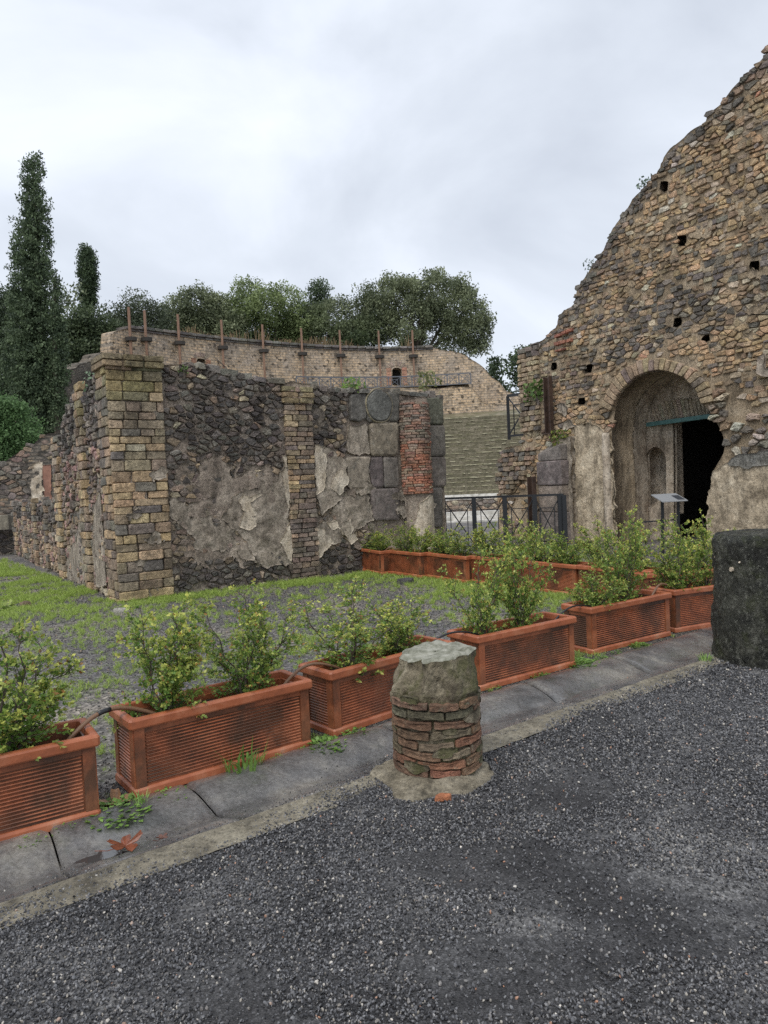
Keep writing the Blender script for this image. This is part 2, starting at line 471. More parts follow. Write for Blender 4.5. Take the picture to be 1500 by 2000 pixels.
mobj('gravel_path', np.stack([PX, PY, PZ], -1).reshape(-1, 3), np.stack([ii[:-1, :-1], ii[1:, :-1], ii[1:, 1:], ii[:-1, 1:]], -1).reshape(-1, 4), grit_mat(), smooth=True, kind='structure')

# ------------------------------------------------------------------ stone drain beside the planters
def drain_mat():
    m, n, b = newmat('wet_drain_stone'); c = coords(n)
    v = ramp(n, nz(n, c, 2.6, 8, .62, .6), [(.34, (.08, .08, .08)), (.5, (.155, .15, .146)), (.62, (.235, .222, .20)), (.75, (.31, .295, .26))])
    v = mix(n, 1., v, ramp(n, nz(n, c, 45, 5, .7), [(.3, .6), (.5, 1.), (.7, 1.35)]), 'MULTIPLY')
    v = mix(n, ramp(n, nz(n, c, 5, 4, .6), [(.6, 0.), (.72, .35)]), v, (.075, .085, .05))
    n.links.new(v, b.inputs['Base Color'])
    n.links.new(ramp(n, nz(n, c, 3.4, 6, .6), [(.4, .12), (.58, .45)]), b.inputs['Roughness'])
    n.links.new(ramp(n, nz(n, c, 1.9, 5, .6, .5), [(.38, .15), (.5, .8), (.6, 1.)]), b.inputs['Coat Weight']); b.inputs['Coat Roughness'].default_value = .16
    cn = n.nodes.new('ShaderNodeBump'); cn.inputs['Strength'].default_value = .5; cn.inputs['Distance'].default_value = .006; n.links.new(nz(n, c, 16, 5, .6), cn.inputs['Height']); n.links.new(cn.outputs[0], b.inputs['Coat Normal'])
    b1 = bump(n, b, nz(n, c, 22, 9, .75), .8, .016)
    bump(n, b, nz(n, c, 90, 4, .7), .35, .004, b1); return m
M_DRAIN = drain_mat()
def drain_profile(s, t):
    """s from 0 (path side) to 1 (planter side)"""
    z = .014 - .055*np.exp(-((s-.38)/.2)**2) + .018*np.exp(-((s-.85)/.18)**2)
    return z + .006*fbm(t*3, s*3, .5) + .003*vn(t*14, s*9)
dr = thing('drain', 'long shallow drain of worn wet grey stones between gravel and planters', 'drain', (0, 0, 0)); del dr['category']; dr['kind'] = 'structure'; del dr['label']
cuts = [-4.2, -2.7, -1.6, -.62, .68, 1.42, 2.75, 4.08, 5.2, 6.6, 8.2, 9.9]
rj = random.Random(3); SLS = [(rj.random()-.5)*.5 for _ in cuts]
for k in range(len(cuts)-1):
    sl0, sl1 = SLS[k], SLS[k+1]
    n1_, n2_ = 40, 26
    a, b_ = np.meshgrid(np.linspace(0, 1, n1_), np.linspace(0, 1, n2_), indexing='ij')
    t = cuts[k] + .004 + (cuts[k+1]-cuts[k]-.008)*a
    sw = 3.168 + (3.80-3.168)*b_ + (b_ > .97)*.02*vn(t*4, 2.)
    t = t + sl0*(b_-.5)*(1-a)*.35 + sl1*(b_-.5)*a*.35
    zz = drain_profile(b_, t) - .02*(1-np.minimum(1, np.minimum(np.minimum(a, 1-a)*60, np.minimum(b_+.03, 1.0-b_)*18+.2)))
    V = np.stack([t*GT[0]+sw*GS[0], t*GT[1]+sw*GS[1], zz], -1).reshape(-1, 3)
    ii = np.arange(a.size).reshape(a.shape)
    top = np.stack([ii[:-1, :-1], ii[1:, :-1], ii[1:, 1:], ii[:-1, 1:]], -1).reshape(-1, 4)
    ring = np.concatenate([ii[:, 0], ii[-1, 1:], ii[::-1, -1][1:], ii[0, ::-1][1:-1]])
    nb = len(V); V2 = V[ring].copy(); V2[:, 2] -= .1
    m_ = len(ring); sd_ = np.array([(ring[i], ring[(i+1) % m_], nb+(i+1) % m_, nb+i) for i in range(m_)])
    mobj('drain_stone', np.concatenate([V, V2]), np.concatenate([top, sd_]), M_DRAIN, dr, smooth=True)
# tan mortar bed along the outer edge of the drain
a, b_ = np.meshgrid(np.linspace(-9, 13, 500), np.linspace(0, 1, 10), indexing='ij')
sw = 3.0 + b_*.178; zz = .004+.012*b_ + .003*vn(a*9, b_*4)
V = np.stack([a*GT[0]+sw*GS[0], a*GT[1]+sw*GS[1], zz], -1).reshape(-1, 3); ii = np.arange(a.size).reshape(a.shape)
M_BED = mortar_mat('drain_mortar', (.12, .11, .085), (.22, .195, .145), (.32, .29, .22), 3.5, .006, 40, .5)
mobj('mortar_edge', V, np.stack([ii[:-1, :-1], ii[1:, :-1], ii[1:, 1:], ii[:-1, 1:]], -1).reshape(-1, 4), M_BED, smooth=True, kind='structure')

# ------------------------------------------------------------------ ruined hall wall on the left (facade)
MF = plane(C0, AF, NF)
def pf(p): return on(C0, AF, p)
FAC = thing('ruined_wall', 'dark lava rubble wall with ochre corner pier, plaster scraps and red brick half column', 'wall', C0)
top = [pf(p) for p in [(218, 697), (270, 703), (318, 711), (360, 712), (400, 716), (430, 724), (470, 733), (520, 742), (555, 745), (607, 748), (622, 757), (640, 760), (700, 763), (760, 763), (800, 768), (838, 770), (865, 778)]]
Lf = pf((865, 900))[0]
fpoly = [(0, -.15)] + [(max(0, top[0][0]) if i == 0 else t[0], t[1]) for i, t in enumerate(top)] + [(Lf, -.15)]
fpoly[1] = (0, top[0][1])
S_F = sdpoly(fpoly); HF = top[0][1]
slab('wall_core', rough_sd(S_F, .025, 7), (-.1, Lf+.1, -.2, HF+.15), .055, .5, MF, M_MORT_F, FAC, disp=.014, fr=6, w0=-.02)
PW = pf((326, 930))[0]                                     # corner pier width
P2 = (pf((560, 930))[0], pf((613, 930))[0])                # second pilaster
uC = (pf((781, 880))[0], pf((833, 880))[0])                # half column
uA = pf((680, 880))[0]                                     # where the ashlar begins
def rect(a, b, c, d): return sdpoly([(a, c), (b, c), (b, d), (a, d)])
S_rub = minus(S_F, rect(-.2, PW+.01, -1, 9), rect(P2[0]-.01, P2[1]+.01, -1, 9), rect(pf((720, 880))[0], 99, -1, 9), sdpoly([pf(p) for p in [(672, 880), (685, 770), (760, 760), (760, 1030), (720, 1020), (675, 955)]]))
def fac_col(u, v, r):
    k = v + .5*float(vn(u*1.2, v*1.2)) + .25*max(0, u-4)
    if k > 2.3 or (v < .5 and u < 4.5):
        return pal(r, [(.62, BLK), (.22, GRY), (.07, BRN), (.04, TAN), (.05, PUR)], .3)
    if k > 1.7: return pal(r, [(.25, BLK), (.25, GRY), (.25, PUR), (.12, BRN), (.08, OCH2), (.05, TAN)], .25)
    return pal(r, [(.30, (.25, .20, .155)), (.26, (.31, .235, .165)), (.12, GRY), (.12, OCH2), (.08, OCH), (.12, TAN)], .15)
polys = cells(S_rub, (-.1, Lf, -.1, HF+.1), .135, .088, 1.05, .0, rnd=random.Random(11), drop=.22)
masonry(FAC, polys, MF, M_LAVA, fac_col, (.012, .045), .009, 'stone', 300, minpx=6, hfn=lambda u, v, h: (h if v > 2.05+.25*float(vn(u*1.5, 3.)) else h*.42) if v > .5 else h*.8)
# corner pier: courses of brown and ochre tuff bricks on both faces
def pier_col(u, v, r):
    b = float(vn(0, v*2.3, 9.)); row = random.Random(int(v/.15)*7+3).random()
    if r.random() < .6 and v < 3.05:
        c = OCH if row < .30 else (OCH2 if row < .5 else ((.27, .215, .15) if row < .75 else (.20, .17, .14)))
        return pal(r, [(1, c)], .14)
    if v > 3.05: return pal(r, [(.5, (.27, .215, .11)), (.3, (.20, .175, .11)), (.2, OCH2)], .15)
    if v > 2.45: return pal(r, [(.3, GRY), (.4, (.23, .195, .13)), (.3, OCH2)], .2)
    return pal(r, [(.16, OCH), (.24, OCH2), (.14, PUR), (.3, BRN), (.08, GRY), (.08, TAN)], .15)
pier_rows = rows(S_F, (-.035, PW, -.1, HF-.02), .140, (.2, .5), .07, -.05, .25, random.Random(4))
masonry(FAC, pier_rows, MF, M_TUFF, pier_col, (.045, .068), .0045, 'brick', 200, True, smooth=False)
def p2_col(u, v, r):
    if 1.5 < v < 2.2: return pal(r, [(.55, OCH), (.2, PUR), (.25, (.2, .165, .14))], .15)
    return pal(r, [(.5, (.225, .175, .135)), (.25, (.19, .155, .125)), (.2, BRN), (.05, OCH2)], .15)
masonry(FAC, rows(S_F, (P2[0], P2[1], -.05, HF-.32), .088, (.14, .34), .14, -.06, .3, random.Random(5)), MF, M_TUFF, p2_col, (.06, .09), .006, 'brick', 150, True, smooth=False)
# ashlar blocks
def zz4(l): return [pf((500+a/3, 700+b/3)) for a, b in l]
ASHL = [([(545, 215), (640, 205), (640, 350), (600, 372), (548, 362)], (.14, .13, .115)), ([(645, 195), (828, 200), (830, 370), (645, 372)], (.15, .14, .12)),
        ([(660, 382), (825, 378), (822, 570), (667, 570)], (.25, .21, .155)), ([(525, 577), (662, 577), (650, 650), (670, 762), (540, 765)], (.29, .245, .19)),
        ([(672, 582), (733, 577), (738, 755), (675, 758), (658, 655)], (.13, .105, .10)), ([(740, 578), (826, 582), (830, 755), (742, 755)], (.20, .175, .15)),
        ([(665, 766), (832, 760), (838, 945), (685, 948)], (.18, .15, .135)),
        ([(985, 235), (1085, 228), (1093, 388), (990, 388)], (.11, .11, .08)), ([(992, 394), (1098, 394), (1103, 573), (995, 573)], (.145, .13, .11)),
        ([(996, 578), (1103, 578), (1105, 750), (1000, 752)], (.17, .145, .125)), ([(1000, 756), (1085, 756), (1080, 985), (1005, 985)], (.14, .125, .11))]
rr = random.Random(2)
for pl, c in ASHL:
    q = zz4(pl); cq = np.mean(q, 0); q = [tuple(cq+(np.array(t)-cq)*1.045) for t in q]; V, Fc = stone(q, MF, .06, .003, rr, True, 0, .05)
    mobj('ashlar_block', V, Fc, M_ASH, FAC, col=np.tile(c, (len(V), 1)), smooth=False)
cu_, cv_ = zz4([(712, 278)])[0]; n = 40
for nm, ri, ro_, wz, c in (('carved_disc', 0, .285, .078, (.15, .15, .135)), ('disc_border', .298, .318, .07, (.30, .26, .17))):
    V, Fc = [], []
    for i in range(n):
        t = 2*PI*i/n; k = 1+.02*math.sin(5*t)
        for r_, w_ in ((ri, wz*.8), (ri+.01, wz), (ro_-.02, wz), (ro_, .05)):
            V.append(MF(cu_+r_*k*math.cos(t), cv_+r_*k*math.sin(t)*1.05, w_).reshape(3))
    for i in range(n):
        for j in range(3): Fc.append((i*4+j, ((i+1) % n)*4+j, ((i+1) % n)*4+j+1, i*4+j+1))
    mobj(nm, V, Fc, M_ASH, FAC, col=np.tile(c, (len(V), 1)))
# brick half column
ccol = MF((uC[0]+uC[1])/2, 0., .02).reshape(3); RC = (uC[1]-uC[0])/2
ang0 = math.atan2(NF[1], NF[0]); hc = pf((800, 785))[1]; hpl = pf((800, 965))[1]
def MCOL(u, v, w):
    u, v, w = np.broadcast_arrays(*[np.asarray(t, float) for t in (u, v, w)])
    a = ang0+u/RC; r = RC-.03+w
    return np.stack([ccol[0]+r*np.cos(a), ccol[1]+r*np.sin(a), v+0*u], -1)
UW = PI/2*RC*1.02
slab('column_core', rough_sd(sdpoly([(-UW, -.1), (UW, -.1), (UW, hc-.02), (.1, hc+.09), (-UW, hc)]), .02, 6), (-UW-.02, UW+.02, -.1, hc+.15), .04, .2, MCOL, M_MORT_F, FAC, disp=.006, w0=-.012, back=False)
masonry(FAC, rows(None, (-UW, UW, hpl, hc-.03), .052, (.13, .24), .2, 0, .2, random.Random(8)), MCOL, M_BRICK,
        lambda u, v, r: pal(r, [(.4, (.33, .145, .09)), (.4, (.27, .15, .105)), (.2, BRN)], .2) if v < hpl+1.0 else pal(r, [(.3, (.26, .15, .11)), (.4, (.23, .16, .12)), (.3, (.20, .165, .13))], .2),
        (.02, .045), .005, 'brick', 300, True, smooth=False, minpx=6, base=.02)
slab('column_plaster', rough_sd(sdpoly([(-.34, 0), (UW, 0), (UW, hpl-.12), (.12, hpl-.02), (-.14, hpl-.2), (-.30, .7)]), .03, 5), (-.42, UW+.02, -.05, hpl+.05), .03, .05, MCOL, M_PLAST, FAC, disp=.004, w0=.035)
# plaster scraps
def patch(parent, pts, Mp, mat, w0=.05, amp=.025, cell=.03, disp=.008, depth=.07, name='plaster_patch', fr=5):
    P = np.array(pts); s = rough_sd(sdpoly(pts), amp, 7)
    return slab(name, s, (P[:, 0].min()-.06, P[:, 0].max()+.06, P[:, 1].min()-.06, P[:, 1].max()+.06), cell, depth, Mp, mat, parent, disp=disp, w0=w0, fr=fr)
def z3(l): return [pf((100+a/3, 680+b/3)) for a, b in l]
patch(FAC, z3([(1090, 860), (1170, 790), (1230, 765), (1320, 790), (1358, 690), (1388, 700), (1405, 1265), (1340, 1290), (1200, 1250), (1150, 1130), (1070, 1060), (1000, 1000), (1040, 930)]), MF, M_PLASTD, .038, .07, disp=.028)
patch(FAC, z3([(700, 870), (780, 900), (800, 1000), (1000, 1010), (1080, 1080), (1160, 1150), (1210, 1260), (1060, 1200), (900, 1190), (780, 1120), (720, 1040)]), MF, M_PLASTD, .022, .12, disp=.035)
for l in ([(1120, 850), (1160, 880), (1210, 845), (1225, 860), (1150, 900), (1195, 960), (1190, 1040), (1150, 1060), (1105, 1040), (1130, 960), (1095, 900)],
          [(1358, 640), (1378, 700), (1406, 1262), (1385, 1240), (1340, 1140), (1383, 1040), (1375, 900), (1355, 760)]):
    patch(FAC, z3(l), MF, M_PLAST, .05, .05, .02)
patch(FAC, zz4([(335, 500), (420, 530), (520, 590), (538, 720), (480, 840), (372, 920), (345, 790)]), MF, M_PLASTD, .045, .05, disp=.02)
for l in ([(335, 500), (375, 540), (400, 570), (412, 690), (400, 760), (345, 800)], [(440, 720), (470, 660), (515, 650), (535, 690), (530, 740), (480, 800), (420, 760)],
          [(358, 1000), (430, 1030), (455, 1085), (400, 1130), (362, 1170)], [(400, 960), (470, 950), (480, 1000), (430, 1010)], [(490, 970), (540, 940), (562, 1000), (530, 1050), (490, 1030)], [(530, 1040), (575, 1020), (590, 1060), (550, 1085)]):
    patch(FAC, zz4(l), MF, M_PLAST, .056, .045, .02)
patch(FAC, zz4([(355, 1000), (520, 790), (640, 770), (665, 850), (680, 950), (560, 1030), (450, 1090), (370, 1110)]), MF, M_PLASTD, .028, .10, disp=.035)
patch(FAC, zz4([(540, 400), (640, 390), (660, 560), (560, 570), (520, 540)]), MF, M_PLASTD, .035, .03, disp=.02)
rsm = random.Random(66)
def smears(parent, Mp, mat, n, bb, ok, w=(.012, .03), r=(.12, .38), cell=.045, name='mortar_smear'):
    for i in range(n):
        for _ in range(20):
            u, v = rsm.uniform(bb[0], bb[1]), rsm.uniform(bb[2], bb[3])
            if ok(u, v): break
        else: continue
        a = rsm.uniform(*r); pts = [(u+a*1.4*math.cos(t*PI/5)*rsm.uniform(.6, 1.1), v+a*.7*math.sin(t*PI/5)*rsm.uniform(.6, 1.1)) for t in range(10)]
        patch(parent, pts, Mp, mat, rsm.uniform(*w), .09, cell, .03, .06, name, 7)
patch(FAC, [(PW+.08, .5), (1.6, .35), (2.85, .45), (2.88, 1.9), (2.2, 1.75), (1.7, 2.15), (1.2, 1.95), (PW+.08, 2.2)], MF, M_MORT_F, .010, .22, .04, .028, .07, 'mortar_bed', 3.5)
inF = lambda u, v: float(S_F(np.array([u]), np.array([v]))[0]) < -.12
smears(FAC, MF, M_MORT_D, 9, (PW+.1, 4.6, 1.9, 3.3), inF, r=(.08, .25), w=(.01, .02))
smears(FAC, MF, M_MORT_F, 9, (PW+.1, 4.6, .3, 1.9), inF, r=(.12, .35))
smears(FAC, MF, M_PLASTD, 7, (0.1, PW-.1, .1, 3.0), inF, w=(.06, .075), r=(.06, .16), cell=.03)
smears(FAC, MF, M_PLASTD, 10, (4.3, Lf-.2, .2, 3.0), inF, w=(.035, .06), r=(.08, .25), cell=.03)
# cap of thin weathered slabs and mortar along the top
capt = []
for i in range(len(top)-1):
    (ua, va), (ub, vb) = top[i], top[i+1]; k = max(1, int((ub-ua)/rj.uniform(.12, .3)))
    for j in range(k):
        f_ = j/k; u_ = ua+(ub-ua)*f_; v_ = va+(vb-va)*f_
        if u_ < PW+.05 or P2[0]-.1 < u_ < P2[1]+.02: continue
        w_ = (ub-ua)/k*1.05; h_ = rj.uniform(.04, .11)
        V, Fc = stone([(u_+rj.uniform(-.03, .03), v_-.06), (u_+w_*rj.uniform(.7, 1.), v_-.06+(vb-va)/k), (u_+w_*.9, v_+h_*rj.uniform(.0, .7)), (u_+.03, v_+h_*rj.uniform(.3, .8))], MF, rj.uniform(.0, .08), .003, rj, True, 0, rj.uniform(.3, .45))
        mobj('cap_stone', V, Fc, M_LAVA, FAC, col=np.tile(pal(rj, [(.6, (.16, .15, .13)), (.4, GRY)], .3), (len(V), 1)))
for (a_, b2, vv, nm) in ((-.09, PW+.04, HF-.02, 'pier_cap'), (P2[0]-.04, P2[1]+.05, pf((580, 752))[1]-.20, 'pier_cap')):
    k = 3 if nm == 'pier_cap' and a_ < 0 else 2
    for lay in range(2 if a_ < 0 else 3):
        for i in range(k):
            ua, ub = a_+(b2-a_)*i/k, a_+(b2-a_)*(i+1)/k
            V, Fc = stone([(ua, vv-.13+lay*.10), (ub-.006, vv-.13+lay*.10), (ub-.006, vv-.035+lay*.10), (ua, vv-.035+lay*.10)], MF, .11-.01*lay, .004, rj, True, 0, .55)
            mobj('cap_brick', V, Fc, M_TUFF, FAC, col=np.tile(pal(rj, [(1, (.25, .2, .115))], .2), (len(V), 1)))

# ------------------------------------------------------------------ wing running back from the corner
def pw(p): return on(C0, BW, p)
MW = plane(C0, BW, NW)
WNG = thing('ruined_wing_wall', 'long rubble wall with tuff pilasters running back from the corner pier above the grass', 'wall', C0)
LW = 12.4
wtop = [(0, HF), (.62, HF-.02), (.66, 3.62), (1.15, 3.5), (1.62, 3.42), (2.5, 3.55), (2.75, 3.42), (3.3, 3.3), (3.9, 3.05), (4.25, 2.85), (4.95, 2.72), (5.2, 1.85), (5.4, 1.55), (LW, 1.52)]
S_W = sdpoly([(0, -.15)]+wtop+[(LW, -.15)])
slab('wall_core', rough_sd(S_W, .03, 5), (-.1, LW+.1, -.2, HF+.2), .09, .45, MW, M_MORT_F, WNG, disp=.02, fr=5, w0=-.02)
PIL = [(-.02, .58), (1.75, 2.3), (4.3, 4.85), (6.2, 6.65), (7.9, 8.35), (9.8, 10.3), (LW-.5, LW)]
S_wr = minus(S_W, *[rect(a-.01, b+.01, -1, 9) for a, b in PIL])
def wing_col(u, v, r):
    if v > 2.4+.5*float(vn(u, v)) or (u > 5 and v > 1.1): return pal(r, [(.6, BLK), (.3, GRY), (.1, PUR)], .3)
    return pal(r, [(.25, PUR), (.2, (.30, .19, .16)), (.2, BRN), (.15, GRY), (.15, OCH2), (.1, TAN)], .25)
masonry(WNG, cells(S_wr, (-.1, LW, -.1, HF), .16, .11, .85, .0, rnd=random.Random(21)), MW, M_LAVA, wing_col, (.015, .06), .012, 'stone', 120, minpx=10)
for k, (a, b) in enumerate(PIL):
    tv = min(np.interp((a+b)/2, [t[0] for t in wtop], [t[1] for t in wtop]), HF-.02)+(.12 if k else 0)
    masonry(WNG, rows(None, (a, b, -.1, tv), .148, (.2, .4), .1, 0, .22, random.Random(30+k)), MW, M_TUFF, pier_col if k < 3 else (lambda u, v, r: pal(r, [(.3, OCH2), (.3, BRN), (.4, GRY)], .2)),
            (.07, .11) if k else (.05, .07), .009, 'brick', 60 if k < 3 else 20, True, smooth=False)
patch(WNG, [(.7, .2), (1.5, .1), (1.6, .7), (1.2, 1.5), (.75, 1.7)], MW, M_PLASTD, .05, .03)
patch(WNG, [(2.4, 0), (4.2, 0), (4.1, .6), (3.2, .8), (2.5, 1.4)], MW, M_PLASTD, .04, .05)
# ------------------------------------------------------------------ high gable wall with the arch, on the right
R0 = at(1195, 900, 16); R0[2] = 0
MR = plane(R0, BW, NW)
def pr(p, w=0.):
    O = R0 + NW*w; return on(O, BW, p)
GAB = thing('gable_wall', 'huge sloping ruined stone wall with arched passage rising to the right edge', 'wall', R0)
sil = [(1500, 92), (1493, 107), (1467, 130), (1450, 150), (1427, 180), (1403, 213), (1383, 222), (1377, 243), (1343, 257), (1323, 277), (1303, 300), (1290, 327), (1257, 367), (1233, 390), (1213, 423), (1193, 453), (1177, 490), (1147, 537), (1128, 560), (1120, 598), (1100, 605), (1088, 625), (1086, 641), (1055, 667), (1030, 680), (1014, 683), (1017, 790), (1020, 850), (1016, 868), (985, 872), (978, 885), (972, 960), (974, 1045)]
sp = [pr(p) for p in sil]
UR = -6.2
g_top = sp[0][1]
gpoly = [(UR, -.2), (UR, g_top+1.9)] + sp + [(sp[-1][0], -.2)]
def zq(l): return [(1150+a/4.286, 680+b/4.286) for a, b in l]
arch_px = zq([(213, 1600), (214, 1300), (213, 1100), (195, 850), (188, 760), (195, 660), (215, 500), (250, 410), (310, 330), (400, 250), (500, 205), (600, 190), (700, 205), (800, 250), (860, 310), (920, 390), (940, 460), (1030, 540), (1060, 620), (1110, 700), (1140, 790), (1130, 870), (1080, 960), (1040, 1020), (1010, 1200), (1000, 1300), (1005, 1400), (1010, 1560), (1012, 1620)])
apoly = [pr(p) for p in arch_px]; apoly[0] = (apoly[0][0], -.4); apoly[-1] = (apoly[-1][0], -.4)
S_A = sdpoly(apoly)
HOLES = [(1296, 363, 9, 11), (1330, 469, 11, 11), (1471, 520, 12, 12), (1322, 629, 9, 10), (1378, 661, 10, 8), (1081, 715, 7, 8), (1148, 719, 9, 9), (1135, 783, 8, 7)]
hp = []
for x, y, a, b in HOLES: hp.append([pr(q) for q in ((x-a, y+b), (x+a*.8, y+b), (x+a, y-b), (x-a*.7, y-b*.8))])
S_G0 = sdpoly(gpoly); S_G = minus(rough_sd(S_G0, .05, 2.4), S_A, *[sdpoly(h) for h in hp])
slab('wall_core', S_G, (UR-.1, 4.0, -.25, g_top+2.), .085, .75, MR, M_MORT_R, GAB, disp=.03, fr=3.5, w0=-.02)
for h in hp:                                               # dead end behind each beam hole
    c = np.mean(h, 0); bx = boxv(MR(c[0]-.25, c[1]-.25, -.7).reshape(3), np.append(BW, 0)*.5, NW*.04, (0, 0, .5))
    mobj('hole_backing', bx, BOXF, M_MOSSY, GAB)
ac = np.array(pr((1288, 815)))
pv = pr((1200, 797)); spv = 3.0
S_vous = sdpoly([pr(p) for p in [(1196, 800), (1208, 776), (1222, 757), (1243, 738), (1267, 728), (1290, 724), (1313, 728), (1337, 738), (1351, 752), (1365, 771), (1369, 790), (1397, 778), (1388, 750), (1362, 722), (1335, 703), (1300, 694), (1262, 697), (1225, 712), (1195, 742), (1176, 785)]])
PL_L = [pr(p) for p in [(1124, 832), (1150, 826), (1190, 842), (1194, 870), (1199, 940), (1203, 1060), (1125, 1060)]]
PL_R = [pr(p) for p in [(1395, 918), (1425, 900), (1462, 905), (1500, 900), (1520, 905), (1520, 1070), (1384, 1070), (1384, 985)]]
RG_R = [pr(p) for p in [(1373, 792), (1400, 765), (1440, 770), (1470, 800), (1520, 800), (1520, 900), (1420, 905), (1412, 860), (1400, 830)]]
u17 = pr((1048, 900), .4)[0]; u15 = pr((1096, 900), .4)[0]
S_grub = minus(S_G0, S_A, S_vous, sdpoly(PL_L), sdpoly(PL_R), *[sdpoly(h) for h in hp])
S_rg = sdpoly(RG_R); S_up = sdpoly(sp[:25]+[(UR, 3), (UR, g_top+1.9)])
GOL = (.41, .285, .165); GOL2 = (.32, .235, .15)
def gab_col(u, v, r):
    d = -float(S_G0(np.array([u]), np.array([v]))[0]) if u > UR+1 else 9
    nn = float(fbm(u*.9, v*.9, 4.))
    if d < .28+.22*nn and v > 4.6: return pal(r, [(.5, (.15, .13, .11)), (.25, GRY), (.2, BRN)], .3)
    if u > 1.9 and v > 2.6: return pal(r, [(.5, (.34, .27, .18)), (.25, BRN), (.15, GRY), (.1, OCH2)], .2)
    if v < 5.2-.15*u and v > 4.0-.1*u and u < .6: return pal(r, [(.34, (.13, .115, .10)), (.16, GRY), (.32, GOL2), (.18, TAN)], .3)
    if v < 4.4 and u > .5 and nn > -.1: return pal(r, [(.3, GRY), (.2, PUR), (.35, GOL2), (.15, TAN)], .25)
    if nn > .5: return pal(r, [(.35, (.17, .15, .13)), (.4, GOL2), (.25, GRY)], .25)
    return pal(r, [(.46, GOL), (.30, GOL2), (.09, GRY), (.11, TAN), (.025, PALE), (.008, RED2)], .2)
gp1 = cells(S_grub, (UR, 4., -.1, g_top+2), .155, .094, 1.0, .02, rnd=random.Random(31), drop=.25)
gq = [p for p in gp1 if not (np.mean(p, 0)[0] > 2.05 and np.mean(p, 0)[1] > 2.7) and S_rg(np.array([np.mean(p, 0)[0]]), np.array([np.mean(p, 0)[1]]))[0] > 0]
def coursed(u, v): return float(fbm(u*.8+2, v*1.1, 6.)) + .25*(v > 5.0) - .5*(v < 4.6 and v > 3.9 and u < .3) > .05
gq = [p for p in gq if not coursed(*np.mean(p, 0))]
gq += [p for p in rows(S_grub, (UR, 2.05, -.1, g_top+1.9), .098, (.09, .24), .55, .04, .4, random.Random(37)) if coursed(*np.mean(p, 0)) and S_rg(np.array([p[0][0]]), np.array([p[0][1]]))[0] > .1 and rr.random() < .9]
masonry(GAB, gq, MR, M_TUFF, gab_col, (.0, .032), .008, 'stone', 300, rest='rubble')
g_r = cells(minus(S_G0, sdpoly([(-9, -1), (2.06, -1), (2.06, 9), (-9, 9)])), (2., 4., 2.7, 5.2), .2, .1, .35, .0, rnd=random.Random(33))
masonry(GAB, rows(S_G0, (2.08, sp[25][0]+.02, 2.75, 4.9), .115, (.16, .26), .3, -.01, .25, random.Random(34)), MR, M_TUFF, gab_col, (.05, .09), .010, 'brick', 120, True, smooth=False)
rg = cells(S_rg, (-5, -1, 0, 4), .2, .13, .9, .02, rnd=random.Random(36))
masonry(GAB, [p for i, p in enumerate(rg) if i % 3], MR, M_LAVA, lambda u, v, r: pal(r, [(.4, GRY), (.25, TAN), (.2, GOL2), (.15, PALE)], .2), (.02, .08), .014, 'stone', 60)
# bands of flat red bricks high on the left shoulder
for pts in ([(1087, 655), (1122, 640), (1122, 646), (1087, 661)], [(1086, 669), (1121, 660), (1121, 667), (1086, 676)], [(1088, 684), (1108, 679), (1108, 683), (1088, 688)]):
    q = [pr(p) for p in pts]
    for i in range(3):
        f1, f2 = i/3, (i+1)/3-.03
        L_ = lambda a, b, f: (a[0]+(b[0]-a[0])*f, a[1]+(b[1]-a[1])*f)
        V, Fc = stone([L_(q[0], q[1], f1), L_(q[0], q[1], f2), L_(q[3], q[2], f2), L_(q[3], q[2], f1)], MR, .085, .003, rr, True)
        mobj('red_brick', V, Fc, M_BRICK, GAB, col=np.tile(pal(rr, [(1, (.27, .12, .08))], .2), (len(V), 1)))
# voussoirs of the arch
inn = [pr(p) for p in [(1196, 803), (1201, 792), (1208, 776), (1222, 757), (1243, 738), (1267, 728), (1290, 724), (1313, 728), (1337, 738), (1351, 752), (1365, 771), (1371, 790)]]
otr = [pr(p) for p in [(1172, 790), (1178, 777), (1184, 757), (1199, 735), (1228, 711), (1262, 696), (1300, 692), (1335, 701), (1362, 719), (1386, 746), (1396, 768), (1400, 784)]]
def interp_line(P, n):
    P = np.array(P); L = np.concatenate([[0], np.cumsum(np.linalg.norm(np.diff(P, axis=0), axis=1))]); t = np.linspace(0, L[-1], n)
    return np.stack([np.interp(t, L, P[:, 0]), np.interp(t, L, P[:, 1])], 1)
nv_ = 25; I, O_ = interp_line(inn, nv_), interp_line(otr, nv_)
for i in range(nv_-1):
    k = rr.uniform(.75, 1.0); k2 = k*rr.uniform(.95, 1.05)
    q = [tuple(I[i]), tuple(I[i+1]), tuple(I[i+1]+(O_[i+1]-I[i+1])*k2), tuple(I[i]+(O_[i]-I[i])*k)]
    c = np.mean(q, 0); q = [tuple(c+(np.array(p)-c)*.95) for p in q]
    V, Fc = stone(q, MR, .075, .004, rr, True, 0, .3)
    mobj('voussoir', V, Fc, M_TUFF, GAB, col=np.tile(pal(rr, [(.55, OCH2), (.25, (.33, .25, .17)), (.2, PUR)], .15), (len(V), 1)))
